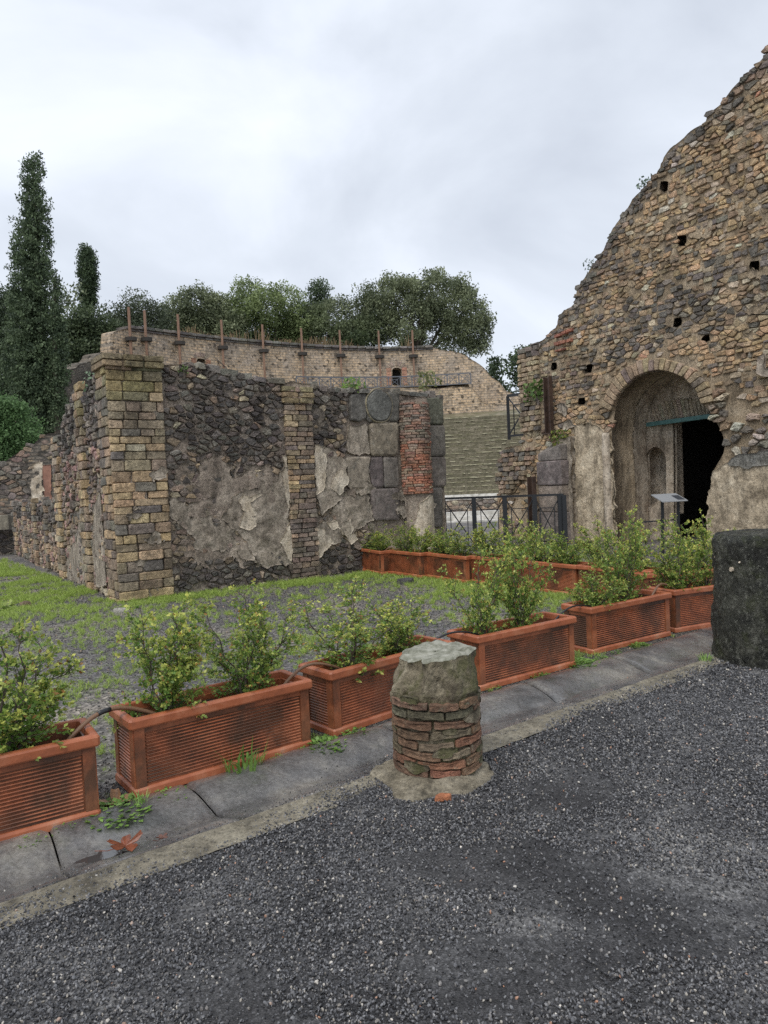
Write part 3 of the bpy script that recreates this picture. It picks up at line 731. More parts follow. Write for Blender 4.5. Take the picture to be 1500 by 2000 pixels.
# ragged crest stones
for i in range(24):
    (ua, va), (ub, vb) = sp[i], sp[i+1]; L_ = math.hypot(ub-ua, vb-va); k = max(1, int(L_/.13))
    for j in range(k):
        u_, v_ = ua+(ub-ua)*j/k, va+(vb-va)*j/k
        a_, b2 = rr.uniform(.06, .13), rr.uniform(.04, .085); ox, oy = rr.uniform(-.1, .0), rr.uniform(-.1, .0)
        pl = [(u_+ox+a_*math.cos(t*PI/3+rr.uniform(-.3, .3)), v_+oy+b2*math.sin(t*PI/3+rr.uniform(-.3, .3))) for t in range(6)]
        V, Fc = stone(pl, MR, rr.uniform(.0, .06), .004, rr, False, 0, rr.uniform(.25, .6))
        mobj('crest_stone', V, Fc, M_LAVA, GAB, col=np.tile(pal(rr, [(.5, (.14, .125, .105)), (.3, GRY), (.2, BRN)], .3), (len(V), 1)))
patch(GAB, PL_L, MR, M_PLASO, .045, .07, .04, .018)
patch(GAB, PL_R, MR, M_PLASO, .07, .06, .04, .03)
smears(GAB, MR, M_MORT_R, 13, (-4.2, 2.2, 3.2, 7.8), lambda u, v: float(S_G0(np.array([u]), np.array([v]))[0]) < -.5 and float(S_A(np.array([u]), np.array([v]))[0]) > .6, w=(.012, .026), r=(.1, .28), cell=.045)
smears(GAB, MR, M_PLASTD, 3, (.2, 2.0, 2.6, 3.4), lambda u, v: True, w=(.03, .045), r=(.1, .3), cell=.05)
patch(GAB, [pr(p) for p in [(1420, 906), (1450, 885), (1520, 880), (1520, 908), (1470, 912), (1440, 908)]], MR, M_MOSSY, .10, .04, .04, .03, name='mossy_ledge')
patch(GAB, [pr(p) for p in [(1500, 720), (1520, 715), (1520, 738), (1498, 736), (1484, 728), (1486, 700), (1500, 690)]], MR, M_MORT_F, .12, .02, .04, .01, name='dark_slab')
# half round plaster shaft beside the passage
ush, (tsx, tsv) = pr((1188, 900))[0], pr((1183, 846))
V, Fc = [], []
for j, z in enumerate(np.linspace(-.05, tsv, 40)):
    for i in range(9):
        t = PI*i/8; r_ = .085*(1+.12*float(vn(z*4, i*.7)))
        p = MR(ush-math.cos(t)*r_*1.1, z, .04+math.sin(t)*r_*1.2).reshape(3); V.append(p)
for j in range(39):
    for i in range(8): Fc.append((j*9+i, j*9+i+1, (j+1)*9+i+1, (j+1)*9+i))
Fc.append(tuple(39*9+i for i in range(9)))
mobj('plaster_shaft', V, Fc, M_JAMB, GAB, smooth=True)
# rear wall of the passage with niche and doorway
WB = -1.25
def pb(p): return pr(p, WB)
door = [pb(p) for p in [(1317, 1200), (1316, 900), (1315, 828), (1440, 800), (1450, 860), (1450, 1200)]]
niche = [pb(p) for p in zq([(492, 1330), (485, 1000), (478, 900), (500, 855), (550, 825), (595, 835), (625, 870), (645, 920), (648, 1230), (600, 1250)])]
S_B = minus(sdpoly([(-3.9, -.2), (.25, -.2), (.25, 4.6), (-3.9, 4.6)]), sdpoly(door), sdpoly(niche))
slab('passage_rear_wall', S_B, (-4., .3, -.2, 4.6), .055, .12, MR, M_JAMB, GAB, disp=.012, w0=WB)
ue = pb((1304, 950))[0]
slab('niche_recess', minus(sdpoly([(ue, .6), (.0, .6), (.0, 3.2), (ue, 3.2)]), sdpoly(niche)), (ue-.05, .05, .55, 3.25), .045, .45, MR, M_JAMB, GAB, disp=.0, w0=WB-.125)
c = np.mean(niche, 0)
mobj('niche_back', boxv(MR(ue+.01, 0.8, WB-.62).reshape(3), np.append(BW, 0)*.9, NW*.05, (0, 0, 2.0)), BOXF, M_JAMB, GAB)
# barrel of the passage behind the arch, up to the rear wall
nb_ = len(apoly); V, Fc = [], []
for (u_, v_) in apoly:
    u2 = u_ + (.10 if u_ > -1.2 else -.10)*0; 
    for w_ in np.linspace(-.72, WB+.05, 5): V.append(MR(u2, v_, w_).reshape(3))
for i in range(nb_-1):
    for j in range(4): Fc.append((i*5+j, i*5+j+1, (i+1)*5+j+1, (i+1)*5+j))
mobj('passage_vault', V, Fc, M_JAMB, GAB, smooth=True)
# relieving brick fan above the lintel
fan = [pb(p) for p in [(1290, 800), (1305, 772), (1335, 758), (1365, 770), (1385, 790)]]
IL = interp_line([pb(p) for p in [(1283, 826), (1310, 820), (1350, 815), (1388, 808)]], 16); OL = interp_line([pb(p) for p in [(1272, 800), (1300, 782), (1345, 776), (1384, 782)]], 16)
for i in range(15):
    V, Fc = stone([tuple(IL[i]), tuple(IL[i+1]*.9+IL[i]*.1), tuple(OL[i+1]*.9+OL[i]*.1), tuple(OL[i])], MR, .03, .004, rr, True, WB)
    mobj('relieving_brick', V, Fc, M_TUFF, GAB, col=np.tile(pal(rr, [(1, (.34, .29, .22))], .15), (len(V), 1)))
m, n, b = newmat('teal_painted_wood'); b.inputs['Base Color'].default_value = (.09, .21, .205, 1); b.inputs['Roughness'].default_value = .6
n.links.new(ramp(n, nz(n, coords(n), 9, 6, .7), [(.3, (.05, .13, .13)), (.6, (.115, .25, .24))]), b.inputs['Base Color']); M_TEAL = m
la, lb = pr((1266, 829), WB+.15), pr((1394, 809), WB+.15)
pa, pb_ = MR(la[0]+.05, la[1], WB+.08).reshape(3), MR(lb[0]-.25, lb[1]-.02, WB+.08).reshape(3)
v_, f_ = bar(pa, pb_, .15, .09); mobj('door_lintel', v_, f_, M_TEAL, GAB)
# dark vaulted room behind the doorway (closed box, lit only through the door)
m, n, b = newmat('dark_stone_and_shade'); b.inputs['Base Color'].default_value = (.05, .045, .04, 1); b.inputs['Roughness'].default_value = .95; M_DARK = m  # near-black base; in the room and wall openings it stands in for shade
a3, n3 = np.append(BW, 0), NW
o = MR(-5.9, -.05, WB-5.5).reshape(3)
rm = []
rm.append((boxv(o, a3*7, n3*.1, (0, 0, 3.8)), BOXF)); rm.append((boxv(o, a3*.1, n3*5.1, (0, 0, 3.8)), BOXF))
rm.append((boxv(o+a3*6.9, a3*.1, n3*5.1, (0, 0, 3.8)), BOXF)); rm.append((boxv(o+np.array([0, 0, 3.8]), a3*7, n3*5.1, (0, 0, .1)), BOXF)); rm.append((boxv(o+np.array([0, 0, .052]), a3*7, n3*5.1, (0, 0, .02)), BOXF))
V, Fc = join(rm); mobj('dark_room', V, Fc, M_DARK, GAB)
# the rest of the building behind: roof over passage
mobj('rear_masonry', boxv(MR(-6.2, 4.5, -1.7).reshape(3), a3*6.6, n3*1., (0, 0, .25)), BOXF, M_MORT_R, GAB)
# block pier standing against the wall
PIE = thing('block_pier', 'stub of stacked purple lava blocks with mossy chipped top against the gable wall', 'pier', MR((u17+u15)/2, 0, .2).reshape(3))
zt = pr((1075, 868), .4)[1]
lev = [0.05, pr((1070, 1000), .4)[1], pr((1070, 948), .4)[1], pr((1070, 900), .4)[1], zt]
for i in range(4):
    z0_, z1_ = lev[i], lev[i+1]-.008
    in_ = [.0, .02, .0, .03][i]
    P0 = MR(u15+in_, z0_, -.02).reshape(3)
    vv = np.array(boxv(P0, a3*(u17-u15-in_*2), n3*(.44-in_), (0, 0, z1_-z0_)))
    if i == 3: vv[6] += np.array([0, 0, -.2]); 
    me = bpy.data.meshes.new('t'); o_ = mobj('block', vv, BOXF, M_ASH, PIE)
    bm = o_.modifiers.new('b', 'BEVEL'); bm.width = .025; bm.segments = 2
    n_ = len(o_.data.vertices); ca = o_.data.color_attributes.new('col', 'FLOAT_COLOR', 'POINT')
    cc = [(.22, .185, .165), (.27, .22, .18), (.20, .165, .155), (.20, .175, .155)][i]
    ca.data.foreach_set('color', np.tile((*cc, 1.), (n_, 1)).astype(np.float32).ravel())
# buttress of broken plaster between pier and passage
patch(GAB, [pr(p) for p in [(1097, 858), (1124, 850), (1126, 940), (1132, 1060), (1097, 1060), (1100, 950)]], MR, M_PLASTD, .16, .03, .04, .02, .2)
# low wall end in front-left of the gable (lower masonry already part of it): tuff courses
masonry(GAB, rows(sdpoly([pr(p) for p in [(1016, 872), (985, 876), (978, 890), (972, 960), (1000, 970), (1045, 900), (1045, 872)]]), (2.3, 3.9, 1.2, 2.7), .12, (.15, .25), .25, .02, .25, random.Random(44)), MR, M_TUFF,
        lambda u, v, r: pal(r, [(.4, BRN), (.3, (.33, .25, .17)), (.3, GRY)], .2), (.06, .10), .010, 'brick', 80, True, smooth=False)
# ------------------------------------------------------------------ theatre behind
TC = np.array([5., 48.])
def on_circle(px, py, R, far=True):
    d = ray(px, py); a = d[0]**2+d[1]**2; b = -2*(d[0]*TC[0]+d[1]*TC[1]); c = TC@TC-R*R
    D = math.sqrt(max(0, b*b-4*a*c)); t = (-b+D)/(2*a)
    return math.atan2(d[1]*t-TC[1], d[0]*t-TC[0]), d[2]*t+CAMH
def far_masonry(name, c1, c2, c3, mort, bw=.6, rh=.27):
    m, n, b = newmat(name)
    u = n.nodes.new('ShaderNodeAttribute'); u.attribute_name = 'uvw'
    c = u.outputs['Vector']
    br = n.nodes.new('ShaderNodeTexBrick'); br.inputs['Scale'].default_value = 1.; br.inputs['Brick Width'].default_value = bw; br.inputs['Row Height'].default_value = rh
    br.inputs['Mortar Size'].default_value = .035; br.inputs['Mortar Smooth'].default_value = .3; br.inputs['Bias'].default_value = 0
    br.inputs['Color1'].default_value = (*c1, 1); br.inputs['Color2'].default_value = (*c2, 1); br.inputs['Mortar'].default_value = (*mort, 1)
    dv = n.nodes.new('ShaderNodeVectorMath'); dv.operation = 'ADD'; n.links.new(c, dv.inputs[0])
    sc_ = n.nodes.new('ShaderNodeVectorMath'); sc_.operation = 'SCALE'; sc_.inputs['Scale'].default_value = .06
    nn = n.nodes.new('ShaderNodeTexNoise'); nn.inputs['Scale'].default_value = 3.; n.links.new(c, nn.inputs['Vector']); n.links.new(nn.outputs['Color'], sc_.inputs[0]); n.links.new(sc_.outputs[0], dv.inputs[1])
    n.links.new(dv.outputs[0], br.inputs['Vector'])
    v = mix(n, ramp(n, nz(n, c, .45, 7, .7, .5), [(.44, 0.), (.64, .7)]), br.outputs['Color'], c3)
    vo = n.nodes.new('ShaderNodeTexVoronoi'); vo.inputs['Scale'].default_value = 4.2; n.links.new(c, vo.inputs['Vector'])
    v = mix(n, 1., v, ramp(n, vo.outputs['Color'], [(.1, .3), (.25, .85), (.6, 1.05), (.9, 1.35)]), 'MULTIPLY')
    v = mix(n, 1., v, ramp(n, nz(n, c, 9, 6, .75), [(.3, .6), (.5, 1.), (.7, 1.3)]), 'MULTIPLY')
    n.links.new(v, b.inputs['Base Color']); b.inputs['Roughness'].default_value = .95
    b1 = bump(n, b, br.outputs['Fac'], .6, -.05); bump(n, b, nz(n, c, 7, 8, .7), .8, .06, b1)
    return m
M_FAR = far_masonry('theatre_masonry', (.60, .44, .28), (.46, .36, .25), (.33, .285, .24), (.30, .255, .20))
M_FARD = far_masonry('dark_ruin_masonry', (.27, .22, .165), (.19, .165, .135), (.13, .12, .10), (.10, .09, .075), .3, .13)
M_FARL = far_masonry('seat_bank_masonry', (.36, .29, .20), (.28, .235, .18), (.20, .185, .15), (.34, .30, .24), .5, .22)
def add_uvw(o, fn):
    me = o.data; n = len(me.vertices); co = np.empty(n*3, np.float32); me.vertices.foreach_get('co', co)
    a = me.attributes.new('uvw', 'FLOAT_VECTOR', 'POINT'); a.data.foreach_set('vector', fn(co.reshape(-1, 3)).astype(np.float32).ravel())
def polar(o, R, loc=(0, 0, 0)):
    add_uvw(o, lambda c: np.stack([np.arctan2(c[:, 1]+loc[1]-TC[1], c[:, 0]+loc[0]-TC[0])*R, c[:, 2]+loc[2], np.hypot(c[:, 1]+loc[1]-TC[1], c[:, 0]+loc[0]-TC[0])], 1)); return o
RO = 30.
MO = arc(TC, RO)
otop = [(112, 757), (122, 725), (140, 722), (165, 712), (185, 704), (203, 690), (218, 686), (222, 648), (250, 642), (282, 645), (348, 653), (433, 663), (513, 670), (589, 676), (664, 680), (739, 682), (805, 681), (846, 679), (862, 684), (885, 686), (905, 692), (928, 706), (945, 720), (962, 738), (975, 745), (985, 762), (1003, 770), (1040, 775)]
ot = []
for q in otop:
    a, z = on_circle(*q, RO); ot.append((a*RO, z))
ot.sort()
zb = 5.0
S_O = sdpoly([(ot[0][0], zb)]+ot+[(ot[-1][0], zb)])
def opoly(l): return [(on_circle(x, y, RO)[0]*RO, on_circle(x, y, RO)[1]) for x, y in l]
ohole1 = opoly([(766, 752), (766, 722), (770, 718), (779, 718), (784, 722), (784, 752)])
ohole2 = opoly([(384, 712), (384, 702), (388, 700), (398, 701), (401, 703), (401, 713)])
S_O = minus(rough_sd(S_O, .08, .8), sdpoly(ohole1), sdpoly(ohole2))
TH = thing('theatre_outer_wall', 'curved tan outer wall of the theatre with black cornice seen above the ruin', 'theatre wall', (TC[0], TC[1]+RO, 9))
US = on_circle(220, 686, RO)[0]*RO
o = slab('outer_wall', minus(S_O, rect(US, 999, 0, 99)), (ot[0][0]-.2, US+.1, zb, 18.), .16, 1.4, MO, M_FAR, TH, disp=.03, fr=1.5)
polar(o, RO, TH.location)
SR_ = thing('side_ruin', 'dark stepped ruin wall climbing from the cypress up to the theatre wall', 'wall', (-24, 60, 5))
o = slab('wall_core', minus(rough_sd(S_O, .22, .9), rect(-99, US, 0, 99)), (US-.1, ot[-1][0]+.3, zb, 18.), .14, 1.8, MO, M_FARD, SR_, disp=.16, fr=1.1); polar(o, RO, SR_.location)
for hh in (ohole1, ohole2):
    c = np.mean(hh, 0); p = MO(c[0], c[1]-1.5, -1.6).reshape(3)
    mobj('doorway_shade', boxv(p-[1.5, 0, 0], (3, 0, 0), (0, .2, 0), (0, 0, 3)), BOXF, M_DARK, TH)  # added panel closes the opening, its shade put in the dark colour
def stone_on(name, q, Mp, h, mat, col, parent, base=.2, w0=0.):
    V, Fc = stone(q, Mp, h, .01, rr, True, w0, base)
    return mobj(name, V, Fc, mat, parent, col=np.tile(col, (len(V), 1)))
for hh, tone in ((ohole1, (.33, .18, .12)), (ohole2, (.33, .18, .12))):
    us = [p[0] for p in hh]; vs = [p[1] for p in hh]; ul, ur, vb_, vt = min(us), max(us), min(vs), max(vs)
    for k in range(5):
        z_ = vb_+(vt-vb_)*k/5
        for a in (ul-.6, ur+.02): stone_on('jamb_brick', [(a, z_), (a+.56, z_), (a+.56, z_+(vt-vb_)/5-.02), (a, z_+(vt-vb_)/5-.02)], MO, .05, M_BRICK, pal(rr, [(1, tone)], .2), TH)
    for k in range(9):
        t0, t1 = PI*(.1+.8*k/9), PI*(.1+.8*(k+.85)/9); cm = (ul+ur)/2; w_ = (ur-ul)/2
        q = [(cm+w_*1.15*math.cos(t0), vt-.1+w_*.5*math.sin(t0)), (cm+w_*2*math.cos(t0), vt+w_*1.25*math.sin(t0)), (cm+w_*2*math.cos(t1), vt+w_*1.25*math.sin(t1)), (cm+w_*1.15*math.cos(t1), vt-.1+w_*.5*math.sin(t1))]
        stone_on('arch_brick', q, MO, .05, M_TUFF, pal(rr, [(1, (.3, .24, .19))], .2), TH)
# dark cornice along the top between its two ends
ua, ub = on_circle(250, 642, RO)[0]*RO, on_circle(846, 680, RO)[0]*RO
zt_ = lambda u_: float(np.interp(u_, [t[0] for t in ot], [t[1] for t in ot]))
k = 36
for i in range(k):
    u_, u2 = ub+(ua-ub)*i/k, ub+(ua-ub)*(i+1)/k-.03; z_ = zt_((u_+u2)/2)
    stone_on('cornice_stone', [(u_, z_-.02), (u2, z_-.02), (u2, z_+.26), (u_, z_+.26)], MO, .32, M_ASH, pal(rr, [(1, (.14, .13, .115))], .3), TH, 1.5)
    stone_on('cornice_stone', [(u_, z_-.22), (u2, z_-.22), (u2, z_-.04), (u_, z_-.04)], MO, .16, M_ASH, pal(rr, [(1, (.11, .1, .09))], .3), TH, .3)
# masts
def wood_mat(name, c1, c2, rough=.8):
    m, n, b = newmat(name); c = coords(n, scale=(6, 6, .7))
    n.links.new(ramp(n, nz(n, c, 3, 6, .6), [(.3, c1), (.65, c2)]), b.inputs['Base Color']); b.inputs['Roughness'].default_value = rough; return m
M_MAST = wood_mat('rusty_mast', (.16, .09, .06), (.30, .185, .125))
NM = ['leftmost', 'second from the left', 'third from the left', 'fourth from the left, beside small metal stair', 'middle', 'fourth from the right', 'third from the right', 'second from the right, left of dark doorway', 'rightmost, right of dark doorway']
NM[7] = 'just left of the doorway, second from right'; NM[8] = 'rightmost, right of the doorway'
mt = [(251, 600), (282, 606), (347, 614), (432, 625), (512, 634), (588, 641), (663, 645), (739, 646), (805, 645)]
for i, (x, y) in enumerate(mt):
    a, z = on_circle(x, y, RO-.55); p = MO(a*RO, 0, .55).reshape(3); zl = 11.6
    g_ = thing('mast', 'rusty brown mast, '+NM[i]+' of nine on theatre wall', 'mast', (p[0], p[1], zl), 0, 'masts on the theatre wall')
    mobj('post', boxv((-.095, -.09, 0), (.19, 0, 0), (0, .18, 0), (0, 0, z-zl)), BOXF, M_MAST, g_, world=False)
    hb = zt_(a*RO)-1.05-zl
    v_, f_ = [], []
    ring = [(.5*math.cos(t*PI/6), .4*math.sin(t*PI/6)) for t in range(12)]
    V = [(x_, y_+.15, hb+dz) for dz in (0, .32) for x_, y_ in ring]; n_ = 12
    mobj('bracket', V, [tuple(range(12))[::-1], tuple(range(12, 24))]+[(i_, (i_+1) % 12, 12+(i_+1) % 12, 12+i_) for i_ in range(12)], M_DARK, g_, world=False)
# tier wall under the terrace
RT = 27.2; MT = arc(TC, RT)
tt = [(540, 752), (700, 757), (800, 758), (868, 757), (900, 756), (920, 756), (928, 764), (936, 779), (948, 788), (970, 790), (1000, 792), (1040, 790)]
tp = sorted([(on_circle(x, y, RT)[0]*RT, on_circle(x, y, RT)[1]) for x, y in tt])
S_T = sdpoly([(tp[0][0], 5)]+tp+[(tp[-1][0]+18, tp[-1][1]), (tp[-1][0]+18, 5)])
BK = thing('theatre_seating', 'curved bank of mossy stone seating rows below the terrace', 'seating', (TC[0], TC[1]+12, 0))
o = slab('tier_wall', rough_sd(S_T, .1, .7), (tp[0][0]-.2, tp[-1][0]+18, 5, 13.), .2, .8, MT, M_FAR, BK, disp=.05, fr=1.2); polar(o, RT, BK.location)
def annulus(name, ra, rb, z, a0, a1, mat, parent, n=80, dz=0.):
    A_ = np.linspace(a0, a1, n); V = []
    for a in A_:
        for r_, zz_ in ((ra, z), (rb, z+dz)): V.append((TC[0]+r_*math.cos(a), TC[1]+r_*math.sin(a), zz_))
    return mobj(name, V, [(2*i, 2*i+1, 2*i+3, 2*i+2) for i in range(n-1)], mat, parent)
m, n, b = newmat('terrace_earth'); n.links.new(ramp(n, nz(n, coords(n), 1.5, 6, .6), [(.35, (.10, .10, .05)), (.6, (.22, .19, .13))]), b.inputs['Base Color']); M_EARTH = m
annulus('terrace_floor', RT-.05, RO+.1, 11.55, on_circle(915, 757, RT)[0], math.radians(160), M_EARTH, BK)
def seat_mat():
    m, n, b = newmat('mossy_seat'); u = n.nodes.new('ShaderNodeAttribute'); u.attribute_name = 'uvw'; c = u.outputs['Vector']
    v = ramp(n, nz(n, c, 1.6, 8, .7), [(.3, (.085, .08, .05)), (.5, (.15, .135, .09)), (.68, (.25, .22, .16))])
    v = mix(n, 1., v, ramp(n, nz(n, c, 11, 5, .7), [(.3, .55), (.5, 1.), (.7, 1.5)]), 'MULTIPLY')
    n.links.new(v, b.inputs['Base Color']); b.inputs['Roughness'].default_value = .95; bump(n, b, nz(n, c, 8, 6, .7), .8, .05); return m
M_SEAT = seat_mat(); m, n, b = newmat('seat_edge'); n.links.new(ramp(n, nz(n, coords(n), 3, 6, .7), [(.35, (.12, .12, .06)), (.6, (.34, .31, .20))]), b.inputs['Base Color']); M_EDGE = m
ns = 20; a_s, z_s = on_circle(930, 815, 24.6); z_top = z_s; zb0 = .35; ra0 = 12.2
for i in range(ns):
    r0_ = ra0+(24.6-ra0)*i/ns; r1_ = ra0+(24.6-ra0)*(i+1)/ns; z0_ = zb0+(z_top-zb0)*i/ns; z1_ = zb0+(z_top-zb0)*(i+1)/ns
    A_ = np.linspace(math.radians(50), math.radians(140), 90); V = []
    for a in A_:
        jz = .05*float(vn(a*40, i*3.)); 
        for r_, zz_ in ((r0_, z0_-.1), (r0_+.01, z1_-.07+jz*.4), (r0_+.05, z1_+jz), (r1_+.03, z1_+.01)): V.append((TC[0]+r_*math.cos(a), TC[1]+r_*math.sin(a), zz_))
    o = mobj('seat_row', V, [(4*q+j, 4*q+j+1, 4*q+5+j, 4*q+4+j) for q in range(89) for j in range(3)], M_SEAT, BK); polar(o, 20, BK.location)
    V = []
    for a in A_:
        jz = .05*float(vn(a*40, i*3.)); jr = .05*float(vn(a*90, i*5.))
        for r_, zz_ in ((r0_-.02+jr, z1_-.07), (r0_-.02, z1_+jz+.015), (r0_+.16+jr, z1_+jz+.02)): V.append((TC[0]+r_*math.cos(a), TC[1]+r_*math.sin(a), zz_))
    mobj('seat_edge', V, [(3*q+j, 3*q+j+1, 3*q+4+j, 3*q+3+j) for q in range(89) if vn(q*.9, i*7.) > -.35 for j in range(2)], M_EDGE, BK, kind='stuff')
o = annulus('bank_top', 24.5, RT+.1, z_top-.05, math.radians(50), math.radians(140), M_EARTH, BK, dz=.8)
m, n, b = newmat('white_marble'); n.links.new(ramp(n, nz(n, coords(n), 2.5, 7, .65), [(.35, (.34, .33, .29)), (.55, (.62, .6, .55)), (.7, (.72, .70, .66))]), b.inputs['Base Color']); M_MARB = m
for i, (ra_, rb_, z0_, z1_) in enumerate(((11.5, 12.25, -.2, .42), (10.6, 11.5, -.2, .12), (9.8, 10.6, -.2, -.05))):
    A_ = np.linspace(math.radians(45), math.radians(140), 60); V = []
    for a in A_:
        for r_, zz_ in ((ra_, z0_), (ra_, z1_), (rb_, z1_)): V.append((TC[0]+r_*math.cos(a), TC[1]+r_*math.sin(a), zz_))
    mobj('marble_row', V, [(3*q+j, 3*q+j+1, 3*q+4+j, 3*q+3+j) for q in range(59) for j in range(2)], M_MARB, BK)
# metal railings
m, n, b = newmat('grey_railing_paint'); b.inputs['Base Color'].default_value = (.03, .032, .036, 1); b.inputs['Metallic'].default_value = .3; b.inputs['Roughness'].default_value = .45; M_RAIL = m
m, n, b = newmat('galvanised_railing'); b.inputs['Base Color'].default_value = (.13, .14, .16, 1); b.inputs['Metallic'].default_value = .3; b.inputs['Roughness'].default_value = .5; M_GALV = m
def railing(name, label, pts, h, mat, wpost=.05, wr=.03, inner=True, drop=0):
    p0 = np.mean(pts, 0); g_ = thing(name, label, 'railing', p0)
    Z3 = np.array([0, 0, 1.])
    for i, p in enumerate(pts):
        v_, f_ = bar(np.array(p)-Z3*drop, np.array(p)+Z3*h, wpost); mobj('post', v_, f_, mat, g_)
    for i in range(len(pts)-1):
        a, b2 = np.array(pts[i]), np.array(pts[i+1])
        v_, f_ = bar(a+Z3*(h+.012), b2+Z3*(h+.012), wr*1.3); mobj('top_rail', v_, f_, mat, g_)
        v_, f_ = bar(a+Z3*.1, b2+Z3*.1, wr); mobj('bottom_rail', v_, f_, mat, g_)
        v_, f_ = bar(a+Z3*.12, b2+Z3*(h-.02), wr*.55); mobj('brace', v_, f_, mat, g_)
        v_, f_ = bar(a+Z3*(h-.02), b2+Z3*.12, wr*.55); mobj('brace', v_, f_, mat, g_)
        if inner:
            q1, q2 = a+(b2-a)*.22, a+(b2-a)*.78; J = []
            for s, e_ in ((q1+Z3*.12, q1+Z3*h*.78), (q2+Z3*.12, q2+Z3*h*.78), (q1+Z3*h*.78, q2+Z3*h*.78)): J.append(bar(s, e_, wr*.5))
            V, Fc = join(J); mobj('inner_frame', V, Fc, mat, g_)
    return g_
pts = []
for i in range(16):
    a = math.radians(118.5-2.55*i); pts.append((TC[0]+(RT+.35)*math.cos(a), TC[1]+(RT+.35)*math.sin(a), 11.55))
railing('terrace_railing', 'grey metal railing with crossed braces along the theatre terrace', pts, 1.15, M_GALV, .10, .085)
P0, P1 = at(857, 1000, 16.6)*[1, 1, 0], at(1102, 1000, 15.2)*[1, 1, 0]
pts = [tuple(gp(0, 1500)*0+P0)] + [tuple(P0+(P1-P0)*t) for t in (.045, .30, .55, .78, .97, 1.0)]
railing('front_railing', 'dark grey metal railing with crossed braces between the two ruined walls', pts, 1.19, M_RAIL, .09, .035)
# low stage masonry seen through the railing, marble steps
ST = thing('stage_wall', 'low rubble wall of the stage seen through the dark railing', 'wall', (3, 36, 0))
MS = plane((-2, 36), (1, 0, 0), (0, -1, 0))
o = slab('wall_core', rough_sd(rect(0, 12, -.3, .62), .04, 1.5), (-.1, 12.1, -.3, .75), .12, .6, MS, M_MORT_F, ST, disp=.03)
masonry(ST, cells(rect(0, 12, -.3, .6), (0, 12, -.3, .6), .3, .17, .8, 0), MS, M_LAVA, lambda u, v, r: pal(r, [(.4, GRY), (.3, BRN), (.3, TAN)], .2), (.03, .07), .015, 'stone', 100, minpx=9)
SP = thing('marble_steps', 'pale worn stone steps behind the dark railing', 'steps', (3.5, 27, 0))
for i in range(3):
    mobj('step', boxv((0., 27+i*.45, -.05), (6.5, 0, 0), (0, .44, 0), (0, 0, .12+.15*i)), BOXF, M_MARB, SP)
# block bench and steel posts at the gable
BE = thing('stone_block', 'squared tan stone block behind the railing at the foot of the pier', 'block', (4.4, 17.9, 0))
v_ = boxv((3.9, 17.55, .33), (.8, .0, 0), (0, .5, 0), (0, 0, .42)); o = mobj('block', v_, BOXF, M_BED, BE); bm = o.modifiers.new('b', 'BEVEL'); bm.width = .03
for xx in (3.95, 4.45): mobj('foot', boxv((xx, 17.62, 0), (.18, 0, 0), (0, .36, 0), (0, 0, .325)), BOXF, M_DARK, BE)
m, n, b = newmat('rusty_steel'); n.links.new(ramp(n, nz(n, coords(n), 5, 6, .6), [(.35, (.04, .026, .02)), (.65, (.09, .055, .04))]), b.inputs['Base Color']); b.inputs['Roughness'].default_value = .55; M_STEEL = m
def channel(name, label, pa, pb2, wd, dp):
    g_ = thing(name, label, 'post', pa); a, b2 = np.array(pa), np.array(pb2)
    X3, Y3 = a3, n3
    mobj('web', boxv(a-X3*wd/2, X3*wd, Y3*.012, b2-a), BOXF, M_STEEL, g_)
    for s in (-1, 1): mobj('flange', boxv(a+X3*(s*wd/2-.008), X3*.016, Y3*dp, b2-a), BOXF, M_STEEL, g_)
    mobj('base_plate', boxv(a-X3*wd*.8-Y3*.05-np.array([0, 0, .02]), X3*wd*1.6, Y3*(dp+.1), (0, 0, .018)), BOXF, M_STEEL, g_); return g_
q0, q1 = pr((1071, 846), .2), pr((1064, 737), .2)
channel('steel_post', 'tall brown steel channel post standing on the block pier', MR(q0[0], q0[1], .1).reshape(3), MR(q0[0], q1[1], .1).reshape(3), .17, .12)
q0, q1 = pr((1046, 1050), .5), pr((1042, 931), .5)
channel('steel_post', 'short brown steel channel post just left of the block pier', MR(q0[0], 0.02, .5).reshape(3), MR(q0[0], q1[1], .5).reshape(3), .17, .12)
# small railing on the lower wall top beside the gable
q = [pr((995, 868), -.3), pr((1020, 868), -.3)]
pts = [tuple(MR(q[0][0], 2.62, -.3).reshape(3)), tuple(MR(q[0][0]-.75, 2.62, -.5).reshape(3))]
railing('stub_railing', 'short dark railing panel above the low masonry left of the gable', pts, 1.15, M_RAIL, .07, .05)
# tiny metal stair against the theatre wall
a, z = on_circle(428, 718, RO-.6); p = MO(a*RO, 0, .9).reshape(3); SG = thing('metal_stair', 'tiny dark metal stair against theatre wall beside the fourth mast', 'stair', (p[0], p[1], 11.6))
for i in range(5): mobj('tread', boxv((-.5+.22*i, 0, .9-.0*i+.25*(4-i)), (.3, 0, 0), (0, .5, 0), (0, 0, .05)), BOXF, M_RAIL, SG, world=False)
for y_ in (0, .48):
    v_, f_ = bar((-.5, y_, 1.9+.9), (.5, y_, .9+.9), .05); mobj('handrail', v_, f_, M_RAIL, SG, world=False)
    v_, f_ = bar((-.5, y_, 1.95), (.6, y_, .85), .09); mobj('stringer', v_, f_, M_RAIL, SG, world=False)

